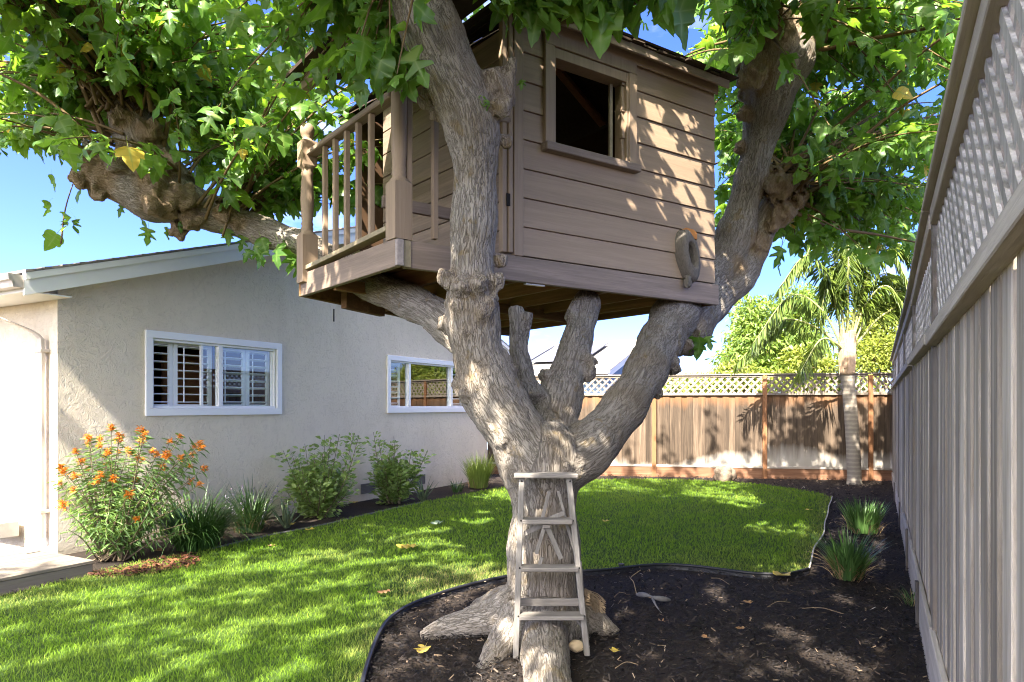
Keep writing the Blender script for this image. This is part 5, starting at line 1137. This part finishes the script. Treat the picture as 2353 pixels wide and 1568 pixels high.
FALL = [(930,1268,.20,0,'large curled yellow leaf on the lawn left of the trunk'),(713,1226,.13,0,'yellow leaf on the lawn below the broad shrub'),(627,1265,.09,1,'small brownish leaf on the lawn near the grassy clumps'),(1393,1206,.11,0,'yellow leaf on the lawn right of the ladder'),(1803,1334,.17,0,'curled yellow leaf against the edging near the strappy clump'),
 (968,1514,.12,0,'yellow leaf on the mulch left of the roots'),(1000,1212,.17,2,'grey green leaf on the lawn in the shade of the tree'),(668,1214,.12,0,'yellow leaf beside the pale aloe'),(811,1162,.13,0,'yellow leaf under the vent beside the broad shrub'),(1411,1512,.07,0,'small orange yellow leaf on the mulch right of the ladder foot'),
 (364,1277,.12,1,'brown leaf on the bark below the dark grassy clump'),(1526,1443,.07,1,'small tan leaf on the mulch beside the grey root scrap'),(1720,1400,.07,1,'tan leaf on the mulch in front of the edging'),(1624,1482,.06,1,'small orange leaf low on the open mulch'),(1700,1460,.06,1,'tiny tan leaf between the sun spots on the mulch'),(880,1375,.10,1,'dry brown leaf on the grass by the edging curve'),(1860,1180,.09,0,'yellow leaf near the pipe at the lawn edge')]
M['bleaf'] = leafmat('brown_leaf', (0.24, 0.12, 0.045), (0.36, 0.20, 0.09), (0.36, 0.2, 0.08), 0.1, 0.7, (0.3, 0.2, 0.1)); M['gleaf'] = leafmat('faded_leaf', (0.20, 0.26, 0.16), (0.25, 0.32, 0.2), (0.25, 0.3, 0.15), 0.1, 0.6, (0.35, 0.4, 0.3))
for k, (px, py, s_, mt, lab) in enumerate(FALL):
    V, F, ve = LV[k % 3]; q = G(px, py); a = random.uniform(0, 6.28); V2 = V.copy(); V2[:, 2] = 0.35*V2[:, 0]**2*2+0.35*(V2[:, 1]-0.4)**2+0.06*np.sin(V2[:, 0]*9); c, sn_ = math.cos(a), math.sin(a)
    W = np.stack([V2[:, 0]*c-(V2[:, 1]-0.5)*sn_, V2[:, 0]*sn_+(V2[:, 1]-0.5)*c, V2[:, 2]], 1)*s_+np.array([q.x, q.y, 0.045])
    tag(put('fallen_leaf', np_mesh(W, F, {'vein': ve, 'rnd': np.full(len(V), 0.4)}), (M['yleaf'], M['bleaf'], M['gleaf'])[mt]), lab, 'leaf', 'fallen leaves')
# grey root scrap with a trailing root and a fibrous root bundle
M['scrap'] = plain('grey_scrap', (0.16, 0.15, 0.145), 0.8, var=0.35, scale=40, bump=0.5)
sc_ = empty('root_scrap', G(1490, 1395), 'torn grey root scrap with a trailing strand on the mulch', 'root')
C = catmull([tuple(G(px, py)+Vector((0, 0, h))) for px, py, h in ((1463,1375,.03),(1485,1383,.05),(1510,1390,.05),(1540,1388,.03))], 0.02); put('scrap_body', tube_me(C, 0.016*np.abs(np.sin(np.linspace(0.35, 6.0, len(C))))+0.005, 8), M['scrap'], sc_)
C = catmull([tuple(G(px, py)+Vector((0, 0, h))) for px, py, h in ((1500,1388,.04),(1508,1402,.03),(1520,1413,.015))], 0.02); put('scrap_tail', tube_me(C, np.linspace(0.012, 0.003, len(C)), 7), M['scrap'], sc_)
C = catmull([tuple(G(px, py)+Vector((0, 0, h))) for px, py, h in ((1463,1375,.03),(1456,1352,.05),(1450,1338,.04),(1472,1326,.06))], 0.02); put('strand', tube_me(C, 0.0035, 5), M['straw'], sc_)
fb = empty('fibre_bundle', G(1360, 1420), 'bundle of dry brown fibres at the right foot of the trunk', 'root fibre'); tubes = []; rr = random.Random(8)
for k in range(90):
    p0 = P(1338+rr.uniform(0, 12), 1352+rr.uniform(0, 40), 4.55); p1 = P(1362+rr.uniform(0, 30), 1382+rr.uniform(0, 28), 4.45); tubes.append(tube_np(catmull([tuple(p0), tuple(p0.lerp(p1, .5)+Vector((0.01, 0, 0.012))), tuple(p1)], 0.03), 0.0028, 4, False))
V, F = cat_np(tubes); q = put('fibres', np_mesh(V, F, {'rnd': RNG.random(len(V))}), M['twigdry'], fb); q['kind'] = 'stuff'
for k, (px, py, l, a, lab) in enumerate(((1790, 1400, .22, 0.3, 'long dry twig on the mulch before the strappy clump'), (1655, 1345, .16, 2.2, 'short dry twig near the edging on the mulch'), (1425, 1378, .12, 0.5, 'curved dry twig beside the fibre bundle'), (1890, 1415, .25, -0.4, 'dry twig on the mulch toward the side fence'), (1440, 1545, .14, .2, 'pale twig at the bottom of the mulch right of the root'))):
    q = G(px, py); dv = Vector((math.cos(a), math.sin(a)*1.5, 0))*l/2; C = catmull([tuple(q-dv+Vector((0, 0, .03))), tuple(q+Vector((0, 0.02, .05))), tuple(q+dv+Vector((0, 0, .035)))], 0.02); tag(put('twig', tube_me(C, 0.0026, 5), M['twigdry']), lab, 'twig')
# ================================================================== palm
PB = G(1961, 1112); palm = empty('palm_tree', PB, 'small palm with pale ringed trunk and drooping feathery fronds by the back fence', 'palm tree')
s = N('palm_trunk', 0.85, 0.2); z_ = s.sep(s.vec('World'), 2); v = s.vec('World'); f = s.noise(v, 18, 4); w_ = s.math('SINE', s.math('ADD', s.math('MULTIPLY', z_, 75.0), s.math('MULTIPLY', f, 3.0)))
s.col(s.mix(s.ramp(w_, [(0.0, 0.0), (0.5, 1.0)]), (0.24, 0.205, 0.165), (0.30, 0.26, 0.21))); s.bump(w_, 0.15, 0.01); M['palmt'] = s.m
M['palmb'] = plain('palm_boot', (0.36, 0.25, 0.16), 0.9, var=0.5, scale=18, bump=0.5); M['petiole'] = plain('frond_stalk', (0.33, 0.34, 0.12), 0.6, var=0.3)
M['frond'] = leafmat('palm_leaflet', (0.085, 0.145, 0.03), (0.19, 0.25, 0.05), (0.34, 0.44, 0.06), 0.35, 0.45)
C = catmull([tuple(PB+Vector((0.02, 0, -0.05))), tuple(P(1962, 1060, PB.y)), tuple(P(1956, 960, PB.y)), tuple(P(1950, 890, PB.y)), tuple(P(1947, 850, PB.y))], 0.06); rad = np.interp(np.linspace(0, 1, len(C)), [0, .08, .4, .85, 1], [.15, .13, .125, .12, .12]); put('trunk', tube_me(C, rad, 20), M['palmt'], palm)
tb_ = P(1947, 850, PB.y); bt = []
for i in range(26):
    a = i*2.4; h = 0.02*i; o_ = Vector((math.cos(a), math.sin(a), 0)); b0 = tb_+o_*0.11+Vector((0, 0, h)); put('leaf_base', bar_me(b0-Vector((0, 0, .12)), b0+o_*0.03+Vector((0, 0, 0.30)), 0.13, 0.03, o_, 0.008, 0.01), M['palmb'], palm)
C = catmull([tuple(tb_+Vector((0, 0, -0.1))), tuple(tb_+Vector((0, 0, 0.35))), tuple(tb_+Vector((0, 0, 0.75)))], 0.08); put('crown_shaft', tube_me(C, np.linspace(0.14, 0.05, len(C)), 14), M['palmb'], palm)
PT = tb_+Vector((0, 0, 0.45)); rr = random.Random(12)
FR = [(-1.75, 1.05, 1.75), (-1.3, 1.9, 1.1), (-0.9, 2.4, 1.2), (1.5, 1.6, 1.3), (1.9, 1.2, 1.6), (1.2, 2.1, 1.2), (0.3, 2.5, 1.0), (-0.2, 2.2, 1.4), (0.75, 2.3, 1.5), (-1.9, 0.55, 1.5), (2.1, 0.9, 1.3), (-0.5, 1.6, 1.9), (-1.0, 0.1, 1.2), (1.0, 1.2, 1.8)]
for i, (dx, up_, dp) in enumerate(FR):
    dy = rr.uniform(-0.9, 0.7); p0 = PT+Vector((dx*0.03, 0, -0.1)); p1 = PT+Vector((dx*0.30, dy*0.3, up_*0.68)); p2 = PT+Vector((dx*0.66, dy*0.7, up_*0.92)); p3 = PT+Vector((dx*1.08, dy, up_*0.88-dp*0.5))
    C = catmull([tuple(p) for p in (p0, p1, p2, p3)], 0.045); n = len(C); fr = put('frond', tube_me(C, np.linspace(0.026, 0.004, n), 6), M['petiole'], palm); pos = []; dirs = []; size = []
    for j in range(int(n*0.28), n):
        t = Vector(C[j])-Vector(C[j-1]); t.normalize(); sd = t.cross(Vector((0, 0, 1))).normalized(); k = (j-n*0.28)/(n*0.72)
        for sg in (1, -1):
            for _ in range(2):
                pos.append(tuple(Vector(C[j])+t*rr.uniform(0, .045))); dirs.append(tuple(sd*sg*rr.uniform(.3, .75)+t*0.35+Vector((0, 0, -rr.uniform(0.35, 1.0))))); size.append((0.52-0.28*abs(k-0.45))*rr.uniform(.8, 1.1))
    V, F, rn = leaf_cloud(np.array(pos), np.array(dirs), np.array(size), 0.045, np.random.default_rng(i)); q = put('leaflets', np_mesh(V, F, {'rnd': rn}), M['frond'], fr)
# ================================================================== beyond the fence
def far_tree(name, at, h, blobs, nleaf, label, mat, leaf, seed, asp=0.4, hang=0.3):
    rng = np.random.default_rng(seed); r = empty(name, at, label, 'tree', 'trees beyond the back fence'); base = Vector(at); pos = []; dirs = []; tub = []
    for (c, rad) in blobs:
        c = Vector(c); n = int(nleaf*(rad[0]*rad[2])/sum(b[1][0]*b[1][2] for b in blobs)); p = rng.normal(0, 1, (n, 3)); p /= np.linalg.norm(p, axis=1)[:, None]; rr_ = rng.random(n)**0.4
        lump = np.array([1+0.45*mnoise.noise(Vector(q*2.2)+c) for q in p]); P_ = p*rr_[:, None]*lump[:, None]*np.array(rad)+np.array(tuple(c)); pos.append(P_); dirs.append(p*0.8+rng.normal(0, .6, (n, 3))+np.array([0, 0, -hang]))
        tub.append(tube_np(catmull([tuple(base), tuple(base.lerp(c, 0.55)+Vector((0, 0, .1))), tuple(c)], 0.2), np.linspace(0.09, 0.02, len(catmull([tuple(base), tuple(base.lerp(c, 0.55)+Vector((0, 0, .1))), tuple(c)], 0.2))), 7, False))
        for k in range(10):
            e_ = P_[rng.integers(0, n)]; tub.append(tube_np(catmull([tuple(c-Vector((0, 0, rad[2]*.4))), tuple((Vector(e_)+c)/2), tuple(e_)], 0.2), 0.012, 4, False))
    pos = np.vstack(pos); n = len(pos); V, F, rn = leaf_cloud(pos, np.vstack(dirs), rng.uniform(leaf*0.7, leaf*1.25, n), asp, rng); q = put('crown', np_mesh(V, F, {'rnd': rn}), mat, r); q['kind'] = 'stuff'
    V, F = cat_np(tub); q = put('trunk', np_mesh(V, F, smooth=True), M['stem'], r)
    return r
M['far1'] = leafmat('far_leaf_green', (0.08, 0.15, 0.025), (0.20, 0.28, 0.06), (0.4, 0.52, 0.06), 0.38, 0.4, spec=0.5); M['far2'] = leafmat('far_leaf_lime', (0.14, 0.19, 0.03), (0.30, 0.33, 0.06), (0.42, 0.48, 0.06), 0.4, 0.45)
M['far3'] = leafmat('far_leaf_olive', (0.13, 0.12, 0.04), (0.26, 0.20, 0.07), (0.34, 0.3, 0.08), 0.3, 0.5)
def b_(px, py, Y, rx, rz, ry=0.8): return (P(px, py, Y), (rpx(rx, Y), ry, rpx(rz, Y)))
far_tree('peach_tree', (5.8, 17.2, 0), 3, [b_(1800,760,17.2,95,85), b_(1735,790,17,70,65), b_(1715,735,17.3,30,65), b_(1850,820,17,60,50), b_(1690,825,16.8,45,28), b_(1770,850,16.8,100,30), b_(1835,700,17.4,45,45)], 15000, 'bushy tree with narrow drooping leaves behind the back fence, left of the palm', M['far1'], 0.15, 31, 0.33, 0.7)
far_tree('lime_shrub_tree', (6.2, 16.2, 0), 2.6, [b_(1840,830,16.2,55,35,.5), b_(1900,845,16,50,30,.5), b_(1690,850,16,60,16,.4), b_(1850,880,16,200,30,.4), b_(1600,885,16.1,150,22,.4)], 6000, 'lime green shoots and vines just above the back fence left of the palm', M['far2'], 0.12, 32, 0.4, 0.4)
far_tree('lime_tree', (9.6, 18.5, 0), 3.5, [b_(2040,770,18.5,75,80,1.0), b_(2010,820,18,80,50), b_(2080,700,18.8,50,55), b_(2100,800,18.5,60,70), b_(1990,740,18.6,40,45)], 15000, 'dense yellow green tree filling the corner behind the palm', M['far2'], 0.11, 33, 0.45, 0.2)
far_tree('olive_tree', (14.5, 22, 0), 7, [b_(2180,380,22,60,80), b_(2150,450,22,70,60), b_(2130,340,22,35,45), b_(2200,480,22,80,60)], 3200, 'sparse olive brown tree crown high above the side fence', M['far3'], 0.13, 34, 0.4, 0.2)
# neighbouring houses
M['blue'] = stucco('pale_blue_wall', (0.26, 0.37, 0.48), 0.2); M['nroof'] = plain('pale_roof', (0.17, 0.17, 0.175), 0.9, 0.1, var=0.15, scale=3); M['nshing'] = plain('cream_shingle', (0.22, 0.205, 0.18), 0.9, 0.1, var=0.2, scale=8)
nc = P(1392, 850, 22.0); nc.z = 0
nh, NH = gable_house('neighbour_house', nc, 7.0, 9.0, 2.62, 0.33, (M['blue'], M['white'], M['nshing']), 'pale blue house with white eaves seen between the limbs behind the back fence', (), True, 0.5)
M['solar'] = plain('solar_panel', (0.13, 0.135, 0.16), 0.35, 0.5, var=0.08)
zt2 = 2.82
for k in range(3):
    t0, t1 = 0.35, 2.6; o0 = -0.9-k*2.1
    c4 = [NH(t0, o0, zt2+0.33*t0+0.10), NH(t0, o0-2.0, zt2+0.33*t0+0.10), NH(t1, o0-2.0, zt2+0.33*t1+0.10), NH(t1, o0, zt2+0.33*t1+0.10)]; put('solar_panel', prism_me(c4, Vector((0, 0, 0.05)), 0.01), M['solar'], nh)
put('gutter', box_me(NH(-0.62, 0.3, 2.53), d*0.12, nrm*(-9.0), (0, 0, 0.14), 0.01), M['white'], nh)
fc = P(1588, 870, 31.0); fc.z = 0
M['farwall'] = plain('far_wall', (0.5, 0.47, 0.42), 0.9)
gable_house('neighbour_house', fc+d*0.5+e*0.2, 10.0, 9.0, 2.35, 0.16, (M['farwall'], M['white'], M['nroof']), 'low grey roofed house far beyond the back fence, right of the limbs', (), True, 0.5)
